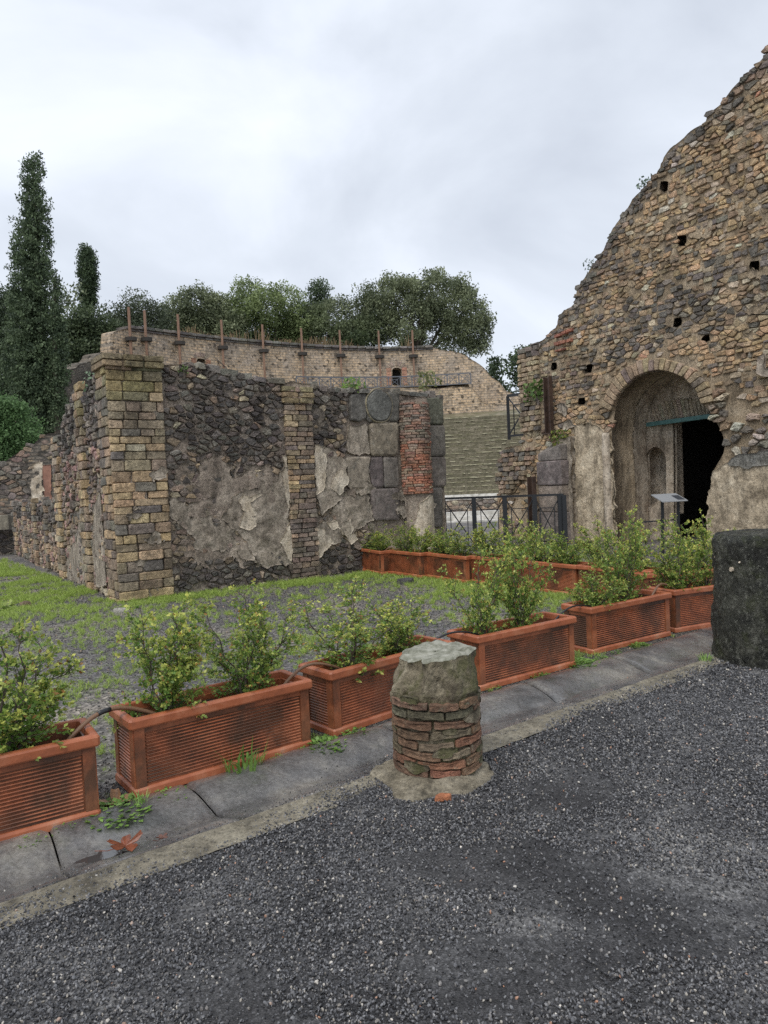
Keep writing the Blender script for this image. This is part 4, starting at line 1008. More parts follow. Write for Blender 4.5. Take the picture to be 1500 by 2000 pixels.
# ------------------------------------------------------------------ curved ruin on the far left
LC = np.array([-22., 36.]); RL = 14.5
def M_L(u, v, w):
    u, v, w = np.broadcast_arrays(*[np.asarray(t, float) for t in (u, v, w)]); a = u/RL; r = RL+w*0-w
    return np.stack([LC[0]+r*np.cos(a), LC[1]+r*np.sin(a)*.75, v+0*u], -1)
ptsL = [(0, 905), (20, 890), (50, 878), (70, 860), (90, 851), (112, 847), (122, 846), (140, 840)]
LY = 27.
OL_, DL = np.array([-16.5, 25.2]), np.array([.93, .36]); DL = DL/np.linalg.norm(DL); NL = np.array([DL[1], -DL[0], 0])
ML = plane(OL_, DL, NL)
lp = [on(OL_, DL, p) for p in ptsL]
FL_ = thing('low_curved_ruin', 'weathered grey ruin wall with a red plaster strip at the far left', 'wall', (*OL_, 0))
S_L = sdpoly([(-6, -.2), (-6, lp[0][1]-.8)]+lp+[(lp[-1][0]+3, lp[-1][1]), (lp[-1][0]+3, -.2)])
o = slab('wall_core', rough_sd(S_L, .06, 2), (-6.1, lp[-1][0]+3, -.2, 6.), .14, .7, ML, M_FARD, FL_, disp=.05, fr=1.5)
masonry(FL_, cells(minus(S_L, sdpoly([on(OL_, DL, p) for p in [(60, 900), (102, 900), (102, 985), (58, 985)]])), (-6, lp[-1][0]+3, 0, 5.5), .27, .17, 1., .02, rnd=random.Random(71), drop=.2), ML, M_LAVA, lambda u, v, r: pal(r, [(.4, (.15, .125, .105)), (.3, BRN), (.15, GRY), (.15, (.26, .19, .15))], .25), (.0, .05), .012, 'stone', 150, minpx=8)
add_uvw(o, lambda c: c*np.array([1., 1., 1.])[None]@np.array([[1, 0, 0], [0, 0, 1], [0, 1, 0.]]))
m, n, b = newmat('faded_red_plaster'); n.links.new(ramp(n, nz(n, coords(n), 2.5, 7, .7), [(.35, (.20, .10, .07)), (.6, (.36, .18, .12))]), b.inputs['Base Color'])
patch(FL_, [on(OL_, DL, p) for p in [(82, 909), (100, 907), (100, 975), (86, 980)]], ML, m, .04, .03, .06, .01, name='red_plaster')
patch(FL_, [on(OL_, DL, p) for p in [(62, 905), (82, 900), (86, 985), (60, 985)]], ML, M_PLAST, .03, .08, .07, .05)
lw = thing('low_dark_wall', 'low dark dry stone wall at the left edge beyond the grass', 'wall', (-12, 21.5, 0))
MLW = plane((-16, 21.3), (1, .1, 0), (.1, -1, 0))
slab('wall_core', rough_sd(rect(0, 6.2, -.3, .75), .04, 2), (-.1, 6.3, -.3, 1.), .1, .5, MLW, M_MORT_F, lw, disp=.03)
masonry(lw, cells(rect(0, 6.2, -.3, .75), (0, 6.2, -.3, .75), .26, .15, .8, 0), MLW, M_LAVA, lambda u, v, r: pal(r, [(.7, BLK), (.3, GRY)], .2), (.03, .09), .012, 'stone', 60, minpx=8)
mobj('slab', boxv((-12.3, 21.1, .78), (1.2, .1, 0), (-.05, .5, 0), (0, 0, .42)), BOXF, M_BED, lw)

# ------------------------------------------------------------------ hill behind
m, n, b = newmat('hill_scrub'); n.links.new(ramp(n, nz(n, coords(n), .3, 8, .7), [(.35, (.03, .04, .018)), (.6, (.075, .08, .035))]), b.inputs['Base Color']); bump(n, b, nz(n, coords(n), 1.2, 8, .7), 1., .6); M_HILL = m
A_ = np.radians(np.linspace(40, 215, 100)); Rr = np.array([31.2, 33, 40, 60, 120, 400]); Zr = np.array([9., 13.6, 14.2, 13.5, 10, 2])
V = []
for a in A_:
    fade = np.clip((math.degrees(a)-60)/25, 0, 1)*np.clip((200-math.degrees(a))/45, .3, 1)
    for r_, z_ in zip(Rr, Zr): V.append((TC[0]+r_*math.cos(a), TC[1]+r_*math.sin(a), z_*fade+.5*float(vn(a*9, r_*.1))-.5))
nr = len(Rr)
mobj('hill', V, [(i*nr+j, i*nr+j+1, (i+1)*nr+j+1, (i+1)*nr+j) for i in range(len(A_)-1) for j in range(nr-1)], M_HILL, kind='structure', smooth=True)

# ------------------------------------------------------------------ trees
def leaf_mat(name, rough=.5, trans=.25):
    m, n, b = newmat(name); n.links.new(attr(n), b.inputs['Base Color']); b.inputs['Roughness'].default_value = rough
    b.inputs['Specular IOR Level'].default_value = .35
    if trans:
        t = n.nodes.new('ShaderNodeBsdfTranslucent'); n.links.new(attr(n), t.inputs[0])
        ms = n.nodes.new('ShaderNodeMixShader'); ms.inputs[0].default_value = trans
        n.links.new(b.outputs[0], ms.inputs[1]); n.links.new(t.outputs[0], ms.inputs[2]); n.links.new(ms.outputs[0], n.nodes['Material Output'].inputs[0])
    return m
M_LEAF = leaf_mat('tree_leaves', .6, .3); M_BOX = leaf_mat('boxwood_leaves', .3, .35)
m, n, b = newmat('bark'); n.links.new(ramp(n, nz(n, coords(n, scale=(3, 3, .6)), 4, 6, .7), [(.3, (.05, .04, .03)), (.65, (.14, .115, .09))]), b.inputs['Base Color']); b.inputs['Roughness'].default_value = .9; M_BARK = m
def leafquads(P, size, rng, up=.0, asp=.55):
    n = len(P); d = rng.normal(size=(n, 3)); d[:, 2] += up; d /= np.linalg.norm(d, axis=1)[:, None]
    e = rng.normal(size=(n, 3)); e -= (e*d).sum(1)[:, None]*d; e /= np.linalg.norm(e, axis=1)[:, None]
    L = (size*rng.uniform(.6, 1.3, n))[:, None]
    V = np.stack([P-d*L*.5, P+e*L*asp*.5, P+d*L*.5, P-e*L*asp*.5], 1).reshape(-1, 3)
    return V, np.arange(4*n).reshape(-1, 4)
def crown(name, lobes, n, size, c1, c2, parent, rng, up=0., shell=.55, mat=None, clump=12, csz=.35):
    """lobes: (x, y, z, rx, ry, rz); leaves gather in clumps near the lobes' skins"""
    lob = np.array(lobes, float); vol = (lob[:, 3]*lob[:, 5]); pk = vol/vol.sum()
    nc = max(1, n//clump); li = rng.choice(len(lob), nc, p=pk)
    d = rng.normal(size=(nc, 3)); d /= np.linalg.norm(d, axis=1)[:, None]
    r = shell + (1-shell)*rng.random(nc)**.6; r = r*(1+.24*vn(d[:, 0]*3+li, d[:, 1]*3, d[:, 2]*3))
    Cc = lob[li, :3] + d*r[:, None]*lob[li, 3:6]
    tone = rng.random(nc); 
    Pp = np.repeat(Cc, clump, 0) + np.clip(rng.normal(size=(nc*clump, 3)), -1.5, 1.5)*csz*np.array([1, 1, .8])
    t = np.clip(np.repeat(tone, clump)*.8 + rng.random(nc*clump)*.2, 0, 1)
    col = np.array(c1)[None]*(1-t[:, None]) + np.array(c2)[None]*t[:, None]
    V, Fc = leafquads(Pp, size, rng, up)
    return mobj(name, V, Fc, mat or M_LEAF, parent, col=np.repeat(col, 4, 0))
def tree(name, label, base, lobes, n, size, c1, c2, tr=.3, h=None, seed=1, cat='tree', group=None, up=0., shell=.55, clump=12, csz=.35, limbs=True):
    rng = np.random.default_rng(seed); base = np.array(base, float)
    g_ = thing(name, label, cat, base, 0, group)
    crown('crown', lobes, n, size, c1, c2, g_, rng, up, shell, None, clump, csz)
    lob = np.array(lobes, float); ctr = lob[:, :3].mean(0); J = []
    tp_ = base*.35+ctr*.65 if h is None else np.array([base[0], base[1], base[2]+h])
    J.append(tube([base-[0, 0, .5], base*.6+tp_*.4+rng.normal(size=3)*tr*.3, tp_], [tr, tr*.75, tr*.45]))
    if limbs:
        for l in lob[:10]: J.append(tube([base*.5+tp_*.5, tp_*.55+l[:3]*.45+rng.normal(size=3)*tr*.5, l[:3]+[0, 0, l[5]*.3]], [tr*.45, tr*.3, tr*.1]))
    V, Fc = join(J); mobj('trunk', V, Fc, M_BARK, g_); return g_
def lobes_px(D, L, depth=.8):
    """ellipses traced on the photograph at distance D -> lobes with real depth"""
    o = []; rj2 = random.Random(len(L)*7)
    for x, y, rx, ry in L:
        Dd = D+rj2.uniform(-1, 1)*rx*D/F*.6; p = at(x, y, Dd); k = Dd/F; o.append((*p, rx*k, rx*k*depth, ry*k))
    return o
DK, DK2 = (.03, .05, .03), (.17, .23, .12)
OK1, OK2 = (.055, .075, .04), (.34, .38, .22)
LG1, LG2 = (.09, .13, .05), (.34, .41, .18)
def big(name, label, D, L, n, size, c1, c2, zb_=13, seed=1, **kw):
    lo = lobes_px(D, L); xm = np.mean([l[0] for l in lo]); ym = np.mean([l[1] for l in lo])
    return tree(name, label, (xm, ym, zb_), lo, n, size, c1, c2, seed=seed, **kw)
big('holm_oak', 'largest round dark holm oak, rightmost crown above the theatre wall', 92, [(870, 590, 62, 52), (905, 620, 50, 60), (800, 600, 62, 62), (760, 590, 50, 50), (845, 570, 55, 38), (735, 620, 45, 50), (900, 665, 52, 45), (930, 640, 28, 50), (820, 640, 70, 45), (700, 620, 38, 50), (660, 625, 36, 42)], 62000, .30, OK1, OK2, seed=11, csz=.5, clump=70, tr=.6, shell=.7)
big('leafy_tree', 'pale green leafy tree in the middle above the curved wall', 88, [(485, 570, 30, 24), (520, 600, 45, 38), (470, 610, 34, 40), (560, 590, 32, 34), (580, 640, 40, 34), (540, 640, 50, 34)], 20000, .29, LG1, LG2, seed=12, csz=.5, clump=50, tr=.4, shell=.45)
big('conifer', 'small dark flat topped conifer rising between the leafy crowns', 98, [(625, 560, 20, 10), (618, 575, 22, 10), (628, 590, 20, 12), (615, 610, 24, 18)], 4500, .3, DK, DK2, seed=13, csz=.4, tr=.3)
big('oak_tree', 'grey green oak behind the third and fourth masts', 86, [(385, 600, 42, 38), (350, 615, 34, 38), (425, 610, 34, 34), (400, 640, 52, 26), (455, 640, 30, 30)], 20000, .29, OK1, OK2, seed=14, csz=.48, clump=55, tr=.4, shell=.65)
big('olive_tree', 'loose silvery tree behind the two leftmost masts', 80, [(270, 605, 36, 30), (240, 625, 30, 30), (300, 620, 34, 26), (275, 640, 50, 24)], 9000, .27, (.035, .05, .03), (.15, .18, .11), seed=15, csz=.6, clump=40, tr=.3, shell=.3)
big('scrub_tree', 'dark bushy tree behind the short cypress, left of the masts', 64, [(170, 640, 34, 40), (200, 660, 34, 36), (145, 670, 34, 50), (225, 660, 26, 26), (170, 690, 50, 26)], 20000, .27, DK, (.13, .17, .08), seed=16, csz=.42, clump=50, tr=.35, zb_=8)
big('thin_tree', 'thin see-through tree between the two cypresses', 68, [(130, 585, 14, 24), (120, 620, 14, 24), (138, 640, 14, 24), (148, 575, 10, 14)], 650, .34, OK1, OK2, seed=17, csz=.5, tr=.16, zb_=8)
big('scrub_tree', 'dark bushy tree at the left edge behind the tall cypress', 56, [(10, 610, 30, 40), (0, 680, 30, 60), (20, 740, 30, 50), (-20, 640, 30, 60), (5, 790, 40, 40)], 22000, .22, DK, (.11, .15, .08), seed=18, csz=.5, clump=60, tr=.35, zb_=0)
big('round_bush', 'big light green rounded bush at the left edge above the grey ruin', 36, [(20, 830, 46, 44), (-10, 850, 40, 60), (50, 860, 26, 30), (10, 800, 30, 24), (-30, 800, 30, 40), (20, 880, 50, 30)], 24000, .14, (.05, .10, .035), (.2, .33, .13), seed=19, csz=.26, clump=50, tr=.2, zb_=0, cat='bush')
big('oak_tree', 'low dark oak filling the gap below the small conifer', 90, [(590, 650, 40, 30), (640, 650, 40, 34), (680, 655, 36, 30), (610, 620, 26, 26), (720, 650, 36, 34), (560, 660, 40, 24)], 22000, .3, OK1, (.2, .24, .12), seed=23, csz=.5, clump=60, tr=.4)
big('oak_tree', 'low dark oak filling the gap behind the fourth mast', 92, [(440, 630, 36, 34), (330, 640, 30, 26), (480, 650, 36, 26), (380, 650, 36, 22), (230, 640, 30, 22)], 18000, .3, DK, (.17, .21, .10), seed=24, csz=.5, clump=60, tr=.4)
big('wall_bush', 'small dark bush growing on the theatre wall behind the seventh mast', 80, [(700, 662, 24, 14), (690, 670, 18, 10)], 1200, .3, (.03, .05, .02), (.09, .12, .05), seed=20, csz=.25, tr=.1, zb_=14, cat='bush')
def cypress(label, D, axis, seed, n, zb_=0., size=.3, c2=None, wob=.12):
    """axis: list of (px, py, half width px) from top to bottom"""
    rng = np.random.default_rng(seed); lo = []
    A2 = np.array(axis, float); m_ = max(14, int((A2[-1, 1]-A2[0, 1])/13)); k = D/F
    for i in range(m_):
        y = A2[0, 1]+(A2[-1, 1]-A2[0, 1])*(i+.5)/m_; x = np.interp(y, A2[:, 1], A2[:, 0]); hw = np.interp(y, A2[:, 1], A2[:, 2])
        for q in range(4):
            a = rng.random()*2*PI; s = .42*hw
            p = at(x+math.cos(a)*s, y+rng.uniform(-8, 8), D+math.sin(a)*s*k); r_ = hw*(.52+.3*rng.random())*k
            lo.append((*p, r_, r_, r_*1.5))
    p0 = at(A2[-1, 0], A2[-1, 1], D); g_ = thing('cypress', label, 'cypress', (p0[0], p0[1], zb_))
    crown('crown', lo, n, size, DK, c2 or DK2, g_, rng, 1.1, .72, None, 22, size*.95)
    top_ = at(A2[0, 0], A2[0, 1]+12, D)
    V, Fc = tube([(p0[0], p0[1], zb_-.3), (p0*.5+top_*.5), top_], [.3, .18, .04]); mobj('trunk', V, Fc, M_BARK, g_)
    return g_
cypress('tallest cypress, at the far left, towering over everything', 50, [(64, 305, 8), (66, 330, 20), (66, 400, 26), (62, 470, 34), (60, 540, 38), (62, 600, 40), (62, 700, 54), (78, 800, 48), (90, 850, 26)], 31, 70000, size=.18)
cypress('slim shorter cypress pressed against the right side of the tallest one', 49, [(107, 528, 4), (108, 560, 12), (112, 650, 16), (114, 750, 18), (108, 830, 14)], 32, 12000, size=.17)
cypress('short blunt cypress standing alone right of the tallest one', 70, [(170, 482, 9), (170, 500, 18), (172, 560, 20), (170, 590, 15), (172, 640, 8)], 33, 15000, 8, size=.2, c2=(.12, .17, .08))
cypress('small distant cypress just left of the gable wall', 110, [(966, 697, 5), (967, 715, 14), (968, 740, 17), (966, 765, 15)], 34, 1600, 6, size=.45, c2=(.13, .18, .09))
big('pine', 'dark pine partly hidden behind the left end of the gable', 105, [(1022, 690, 22, 10), (1012, 708, 24, 12), (1020, 728, 28, 14), (1030, 745, 30, 14)], 2200, .5, DK, DK2, seed=21, csz=.5, tr=.4, zb_=6)
big('far_bush', 'low green foliage peeking over the broken right end of theatre wall', 100, [(985, 760, 14, 10), (1000, 772, 12, 8)], 500, .4, DK, DK2, seed=22, csz=.4, tr=.2, zb_=6, cat='bush')
# dry reeds along the top of the outer wall
rng = np.random.default_rng(77); P, Cl = [], []
for i in range(900):
    x = rng.uniform(335, 800); 
    if 470 < x < 540 and rng.random() < .6: continue
    if x > 640 and rng.random() < .6: continue
    a, z = on_circle(x, 650, RO+.9+rng.random()); zt2 = zt_(a*RO); hgt = rng.uniform(.5, 1.6)*(.6+.6*vn(x*.03, 0.))
    p = np.array([TC[0]+(RO+1)*math.cos(a), TC[1]+(RO+1)*math.sin(a), zt2-.3]); q = p+np.array([rng.normal()*.3, 0, max(.3, hgt)+.3])
    sx = .035; P += [p-[sx, 0, 0], p+[sx, 0, 0], q+[sx*.5, 0, 0], q-[sx*.5, 0, 0]]; c = np.array((.30, .21, .12))*rng.uniform(.5, 1.2) if rng.random() < .8 else np.array((.1, .13, .05)); Cl += [c]*4
o = mobj('dry_reeds', P, np.arange(len(P)).reshape(-1, 4), M_LEAF, None, col=np.array(Cl), kind='stuff')
tag(o, 'dry tan reeds growing along the top of the theatre wall', 'reeds')
# ------------------------------------------------------------------ terracotta planters
def terra_mat():
    m, n, b = newmat('terracotta'); c = coords(n)
    oi = n.nodes.new('ShaderNodeObjectInfo')
    v = ramp(n, nz(n, c, 3.5, 8, .65, .4), [(.3, (.19, .062, .029)), (.5, (.35, .108, .045)), (.7, (.45, .17, .08))])
    v = mix(n, 1., v, ramp(n, nz(n, c, 60, 4, .7), [(.3, .8), (.6, 1.08)]), 'MULTIPLY')
    w_ = n.nodes.new('ShaderNodeVectorMath'); w_.operation = 'ADD'; n.links.new(c, w_.inputs[0]); cb = n.nodes.new('ShaderNodeCombineXYZ'); mu = n.nodes.new('ShaderNodeMath'); mu.operation = 'MULTIPLY'; mu.inputs[1].default_value = 40
    n.links.new(oi.outputs['Random'], mu.inputs[0]); n.links.new(mu.outputs[0], cb.inputs[0]); n.links.new(cb.outputs[0], w_.inputs[1])
    st = ramp(n, nz(n, w_.outputs[0], 2.3, 7, .6, .3), [(.44, 0.), (.6, .85)])
    v = mix(n, st, v, (.055, .035, .022))
    n.links.new(v, b.inputs['Base Color']); n.links.new(ramp(n, nz(n, c, 8, 5, .6), [(.3, .3), (.7, .6)]), b.inputs['Roughness'])
    bump(n, b, nz(n, c, 30, 3, .5), .1, .002); return m
M_TER = terra_mat()
m, n, b = newmat('terracotta_rim'); c = coords(n)
v = ramp(n, nz(n, c, 5, 8, .65, .4), [(.3, (.22, .068, .031)), (.5, (.39, .118, .05)), (.66, (.48, .19, .10)), (.78, (.42, .30, .22))])
n.links.new(v, b.inputs['Base Color']); n.links.new(ramp(n, nz(n, c, 7, 5, .6), [(.3, .28), (.7, .55)]), b.inputs['Roughness']); bump(n, b, nz(n, c, 60, 6, .7), .25, .003); M_RIM = m
m, n, b = newmat('potting_soil'); c = coords(n); n.links.new(ramp(n, nz(n, c, 25, 7, .7), [(.3, (.012, .009, .007)), (.6, (.045, .032, .022)), (.8, (.10, .075, .05))]), b.inputs['Base Color']); b.inputs['Roughness'].default_value = .9; bump(n, b, nz(n, c, 40, 8, .7), 1., .02); M_SOIL = m
PL, PWd, PH = 1.12, .372, .422
def sweep(name, prof, parent, mat, ch=.012, closed=True):
    """profile of (inset, z) swept round the planter's rectangle"""
    V, Fc = [], []; k = len(prof)
    for ins, z in prof:
        x0, x1, y0, y1 = -PL/2+ins, PL/2-ins, ins, PWd-ins; c_ = ch
        V += [(x0+c_, y0, z), (x1-c_, y0, z), (x1, y0+c_, z), (x1, y1-c_, z), (x1-c_, y1, z), (x0+c_, y1, z), (x0, y1-c_, z), (x0, y0+c_, z)]
    for i in range(k if closed else k-1):
        for j in range(8): Fc.append((i*8+j, i*8+(j+1) % 8, ((i+1) % k)*8+(j+1) % 8, ((i+1) % k)*8+j))
    return mobj(name, V, Fc, mat, parent, world=False, smooth=False)
def make_planter():
    g_ = thing('planter', 'x', 'planter')
    sweep('rim', [(.004, PH-.056), (0, PH-.048), (0, PH-.012), (.006, PH-.003), (.016, PH), (.036, PH), (.042, PH-.006), (.046, PH-.05), (.03, PH-.058)], g_, M_RIM)
    sweep('body', [(.032, PH-.057), (.030, .047), (.048, .047), (.054, PH-.2), (.052, PH-.045), (.04, PH-.04)], g_, M_TER)
    sweep('plinth', [(.0285, .05), (.022, .048), (.014, .036), (.012, .004), (.02, 0), (.05, 0), (.05, .046)], g_, M_RIM)
    mobj('bottom', boxv((-PL/2+.04, .04, .004), (PL-.08, 0, 0), (0, PWd-.08, 0), (0, 0, .02)), BOXF, M_TER, g_, world=False)
    # soil
    x = np.linspace(-PL/2+.05, PL/2-.05, 40); y = np.linspace(.05, PWd-.05, 14); X_, Y_ = np.meshgrid(x, y, indexing='ij')
    Z_ = PH-.085+.018*fbm(X_*7, Y_*7, 1.); ii = np.arange(X_.size).reshape(X_.shape)
    mobj('soil', np.stack([X_, Y_, Z_], -1).reshape(-1, 3), np.stack([ii[:-1, :-1], ii[1:, :-1], ii[1:, 1:], ii[:-1, 1:]], -1).reshape(-1, 4), M_SOIL, g_, world=False, smooth=True)
    # ribbed panels and corner pilasters
    z0, z1, nrb = .058, PH-.092, 15
    faces = [((-PL/2, 0), (1, 0), (0, -1), PL), ((PL/2, PWd), (-1, 0), (0, 1), PL), ((-PL/2, PWd), (0, -1), (-1, 0), PWd), ((PL/2, 0), (0, 1), (1, 0), PWd)]
    for (ox, oy), (dx, dy), (nx, ny), L in faces:
        V = []; rows_ = []
        for i in range(nrb):
            for f_, hgt in ((0, -.008), (.12, -.004), (.3, .009), (.5, .013), (.7, .009), (.88, -.004)): rows_.append((z0+(z1-z0)*(i+f_)/nrb, hgt))
        rows_.append((z1, 0))
        for z, hgt in rows_:
            w_ = -.0345+hgt
            for t in (.085, .092, L-.092, L-.085):
                ww = w_ if .09 < t < L-.09 else -.033
                V.append((ox+dx*t+nx*ww, oy+dy*t+ny*ww, z))
        Fc = [(4*i+j, 4*i+j+1, 4*i+5+j, 4*i+4+j) for i in range(len(rows_)-1) for j in range(3)]
        mobj('ribbed_panel', V, Fc, M_TER, g_, world=False)
        J = []
        for t in (.027, L-.083): J.append((boxv((ox+dx*t+nx*-.036, oy+dy*t+ny*-.036, .05), (dx*.056, dy*.056, 0), (nx*.016, ny*.016, 0), (0, 0, PH-.108)), BOXF))
        for v_, f_ in J: mobj('corner_strip', v_, f_, M_TER, g_, world=False)
        v_ = boxv((ox+dx*.083+nx*-.037, oy+dy*.083+ny*-.037, z1+.004), (dx*(L-.166), dy*(L-.166), 0), (nx*.012, ny*.012, 0), (0, 0, .026)); mobj('frieze', v_, BOXF, M_TER, g_, world=False)
    return g_
PLT = [(-1.925, 3.205, .571, 'front row planter cut off by the left edge of the picture'), (-.93, 4.025, .650, 'front row planter left of the brick stump, with a gap on its left'),
       (.04, 4.862, .712, 'front row planter directly behind the short brick column stump'), (1.112, 5.628, .612, 'front row planter just right of the brick column stump'),
       (2.262, 6.575, .55, 'front row planter second from the mossy pillar'), (3.31, 7.19, .42, 'front row planter partly hidden behind the dark mossy pillar'),
       (-.37, 13.15, -1.085, 'farthest small planter touching the ruined wall'), (.283, 12.38, -1.04, 'second back row planter from the ruined wall'),
       (.93, 11.56, -1.01, 'third back row planter from the ruined wall'), (1.577, 10.76, -.991, 'fourth back row planter from the wall, half behind a shrub'),
       (2.17, 9.85, -.99, 'back row planter glimpsed between tall shrubs'), (2.80, 8.93, -.97, 'back row planter behind the shrubs left of the pillar'), (3.5, 8.35, .2, 'corner planter closing the bed near the mossy pillar')]
pl0 = make_planter(); PLN = []
for i, (x, y, a, lab) in enumerate(PLT):
    o = pl0 if i == 0 else copy_tree(pl0)
    o.location = (x, y, .006 if i < 6 else 0); o.rotation_euler.z = a; o.rotation_euler.y = math.radians((.0, .35, -.4, .3, -.5, .3, .5, -.5, .4, 0, .3, 0, 0)[i]);  o['label'] = lab; o['group'] = 'terracotta planters' ; PLN.append(o)
PLN[5].rotation_euler.x = math.radians(-.5)

# ------------------------------------------------------------------ boxwood shrubs
def make_shrub(seed, h, wd, nl, top=.5, yellow=.35):
    rng = np.random.default_rng(seed); g_ = thing('boxwood_shrub', 'x', 'shrub')
    J, tips = [], []
    nst = int(rng.integers(6, 9))
    for s in range(nst):
        a = rng.uniform(0, 2*PI); sp_r = wd*(.12 if s == 0 else rng.uniform(.22, .68)); hh = h*(1.08 if s == 0 else rng.uniform(.5, 1.0))
        P = [np.array([math.cos(a)*.02, math.sin(a)*.02, -.03])]
        for k in range(1, 7):
            t = k/6; r_ = sp_r*(t**.8); P.append(np.array([math.cos(a+.5*t*rng.normal()*.4)*r_, math.sin(a)*r_, hh*t])+rng.normal(size=3)*.012)
        P = np.array(P); J.append(tube(P, np.linspace(.006, .0015, 7), 4))
        for k in range(1, 7):
            for q in range(int(rng.integers(3, 6))):
                t = rng.random(); b0 = P[k-1]*(1-t)+P[k]*t; ln = wd*rng.uniform(.14, .42)*(1.15-.6*k/6)
                d = rng.normal(size=3); d[2] = abs(d[2])*.7+.35; d[:2] += b0[:2]/(np.linalg.norm(b0[:2])+.05)*.8; d /= np.linalg.norm(d)
                e = b0+d*ln; e[2] = max(e[2], .015); J.append(tube([b0, (b0+e)/2+rng.normal(size=3)*.006, e], [.002, .0015, .0008], 3)); tips.append((b0, e, k/6))
                for z in range(2):
                    d2 = d+rng.normal(size=3)*.6; d2 /= np.linalg.norm(d2); m0 = b0*.4+e*.6; tips.append((m0, m0+d2*ln*.55, k/6))
    V, Fc = join(J); mobj('stems', V, Fc, M_BARK, g_, world=False)
    w_ = np.array([np.linalg.norm(e-b) for b, e, _ in tips]); ti = rng.choice(len(tips), nl, p=w_/w_.sum())
    B = np.array([t[0] for t in tips])[ti]; E = np.array([t[1] for t in tips])[ti]; K = np.array([t[2] for t in tips])[ti]
    f_ = rng.random(nl)**.75; D = E-B; Dn = D/np.linalg.norm(D, axis=1)[:, None]
    side = rng.normal(size=(nl, 3)); side -= (side*Dn).sum(1)[:, None]*Dn; side /= np.linalg.norm(side, axis=1)[:, None]
    ld = side*.8+Dn*.65; ld /= np.linalg.norm(ld, axis=1)[:, None]
    C_ = B+D*f_[:, None]; sz = rng.uniform(.012, .0245, nl)[:, None]
    nn = np.cross(ld, rng.normal(size=(nl, 3))); nn /= np.linalg.norm(nn, axis=1)[:, None]
    cup = np.cross(ld, nn)*sz*.12
    V = np.stack([C_, C_+ld*sz*.5+nn*sz*.32+cup, C_+ld*sz, C_+ld*sz*.5-nn*sz*.32+cup], 1).reshape(-1, 3)
    yl = np.clip((f_-.45)*1.1+(K-.5)*.45+rng.normal(size=nl)*.16, 0, 1)*yellow*1.55
    sk = rng.random(len(tips))[ti]; yl = np.clip(yl*(.5+sk), 0, 1)[:, None]
    col = np.array([.16, .28, .06])*(1-yl)+np.array([.70, .70, .18])*yl
    dead = (rng.random(nl) < .04)[:, None]; col = np.where(dead, np.array([.42, .22, .08]), col)*rng.uniform(.7, 1.25, nl)[:, None]
    mobj('foliage', V, np.arange(4*nl).reshape(-1, 4), M_BOX, g_, col=np.repeat(col, 4, 0), world=False)
    return g_
VAR = [make_shrub(41, .58, .46, 5400, yellow=.66), make_shrub(42, .52, .52, 5200, yellow=.75), make_shrub(43, .64, .40, 4500, yellow=.75), make_shrub(44, .46, .44, 5600, yellow=.5), make_shrub(45, .60, .50, 6000, yellow=.58)]
# planter index, position along it, across, variant, turn, scale xy, scale z, label
SHR = [(0, -.38, .2, 1, 0, 1, 1, 'boxwood mostly outside the left edge of the picture'),
       (0, .16, .19, 0, .4, 1.15, 1.16, 'leafy boxwood in the leftmost planter'),
       (1, -.33, .19, 1, 1.2, 1.0, 1.12, 'wide boxwood at the left end of the planter left of the stump'),
       (1, .20, .2, 4, 2.2, .95, .98, 'upright boxwood at the right end of the planter left of the stump'),
       (2, -.27, .18, 2, .3, 1.12, .88, 'yellow green boxwood just left of the brick stump'),
       (2, .24, .19, 1, 3.3, .95, .74, 'low spreading boxwood right behind the brick stump'),
       (3, -.36, .19, 2, 4.6, .80, 1.12, 'tall thin see-through boxwood right of the stump'),
       (3, .12, .2, 4, 5.1, .76, 1.26, 'tall dense boxwood, its neighbour thin and see-through'),
       (4, -.30, .18, 3, 1.0, .95, .72, 'short boxwood in the planter second from the mossy pillar'),
       (4, .12, .2, 4, 3.0, .88, 1.26, 'tall dark boxwood in the planter second from the mossy pillar'),
       (5, -.28, .2, 0, 2.4, .95, 1.02, 'wide boxwood left of the mossy pillar, below the doorway'),
       (5, .12, .2, 2, 2.9, .9, 1.16, 'boxwood with loose tips reaching up beside the mossy pillar'),
       (6, -.22, .2, 3, .4, 1.2, 1.06, 'dark green boxwood farthest back against the ruined wall'),
       (6, .26, .2, 0, 1.4, 1.0, .88, 'second boxwood of the farthest planter'),
       (7, -.2, .2, 4, 2.6, 1.0, .98, 'boxwood in front of the brick half column plaster'),
       (7, .27, .2, 1, .9, 1.05, 1.0, 'boxwood at the right end of the second back planter'),
       (8, -.25, .2, 3, 2.0, 1.15, 1.12, 'dark boxwood at the left end of the third back planter'),
       (8, .25, .2, 2, 3.0, 1.15, .95, 'boxwood at the right end of the third back planter'),
       (9, -.25, .2, 1, 4.1, 1.1, 1.2, 'yellowish boxwood at the left end of the fourth back planter'),
       (9, .22, .2, 0, 5.2, 1.1, 1.1, 'boxwood at the right end of the fourth back planter'),
       (10, -.3, .2, 4, 6.0, 1.0, 1.05, 'boxwood before the railing post, back row'),
       (10, .2, .2, 3, 1.1, 1.1, 1.12, 'dark boxwood behind the thin tall one, back row'),
       (11, -.28, .2, 2, 2.2, 1.1, 1.18, 'boxwood before the block pier, back row'),
       (11, .2, .2, 0, 3.7, 1.1, 1.25, 'tall boxwood before the plaster beside the arch'),
       (12, .1, .2, 4, .2, 1.1, 1.2, 'boxwood in the corner planter below the information board')]
usedv = set()
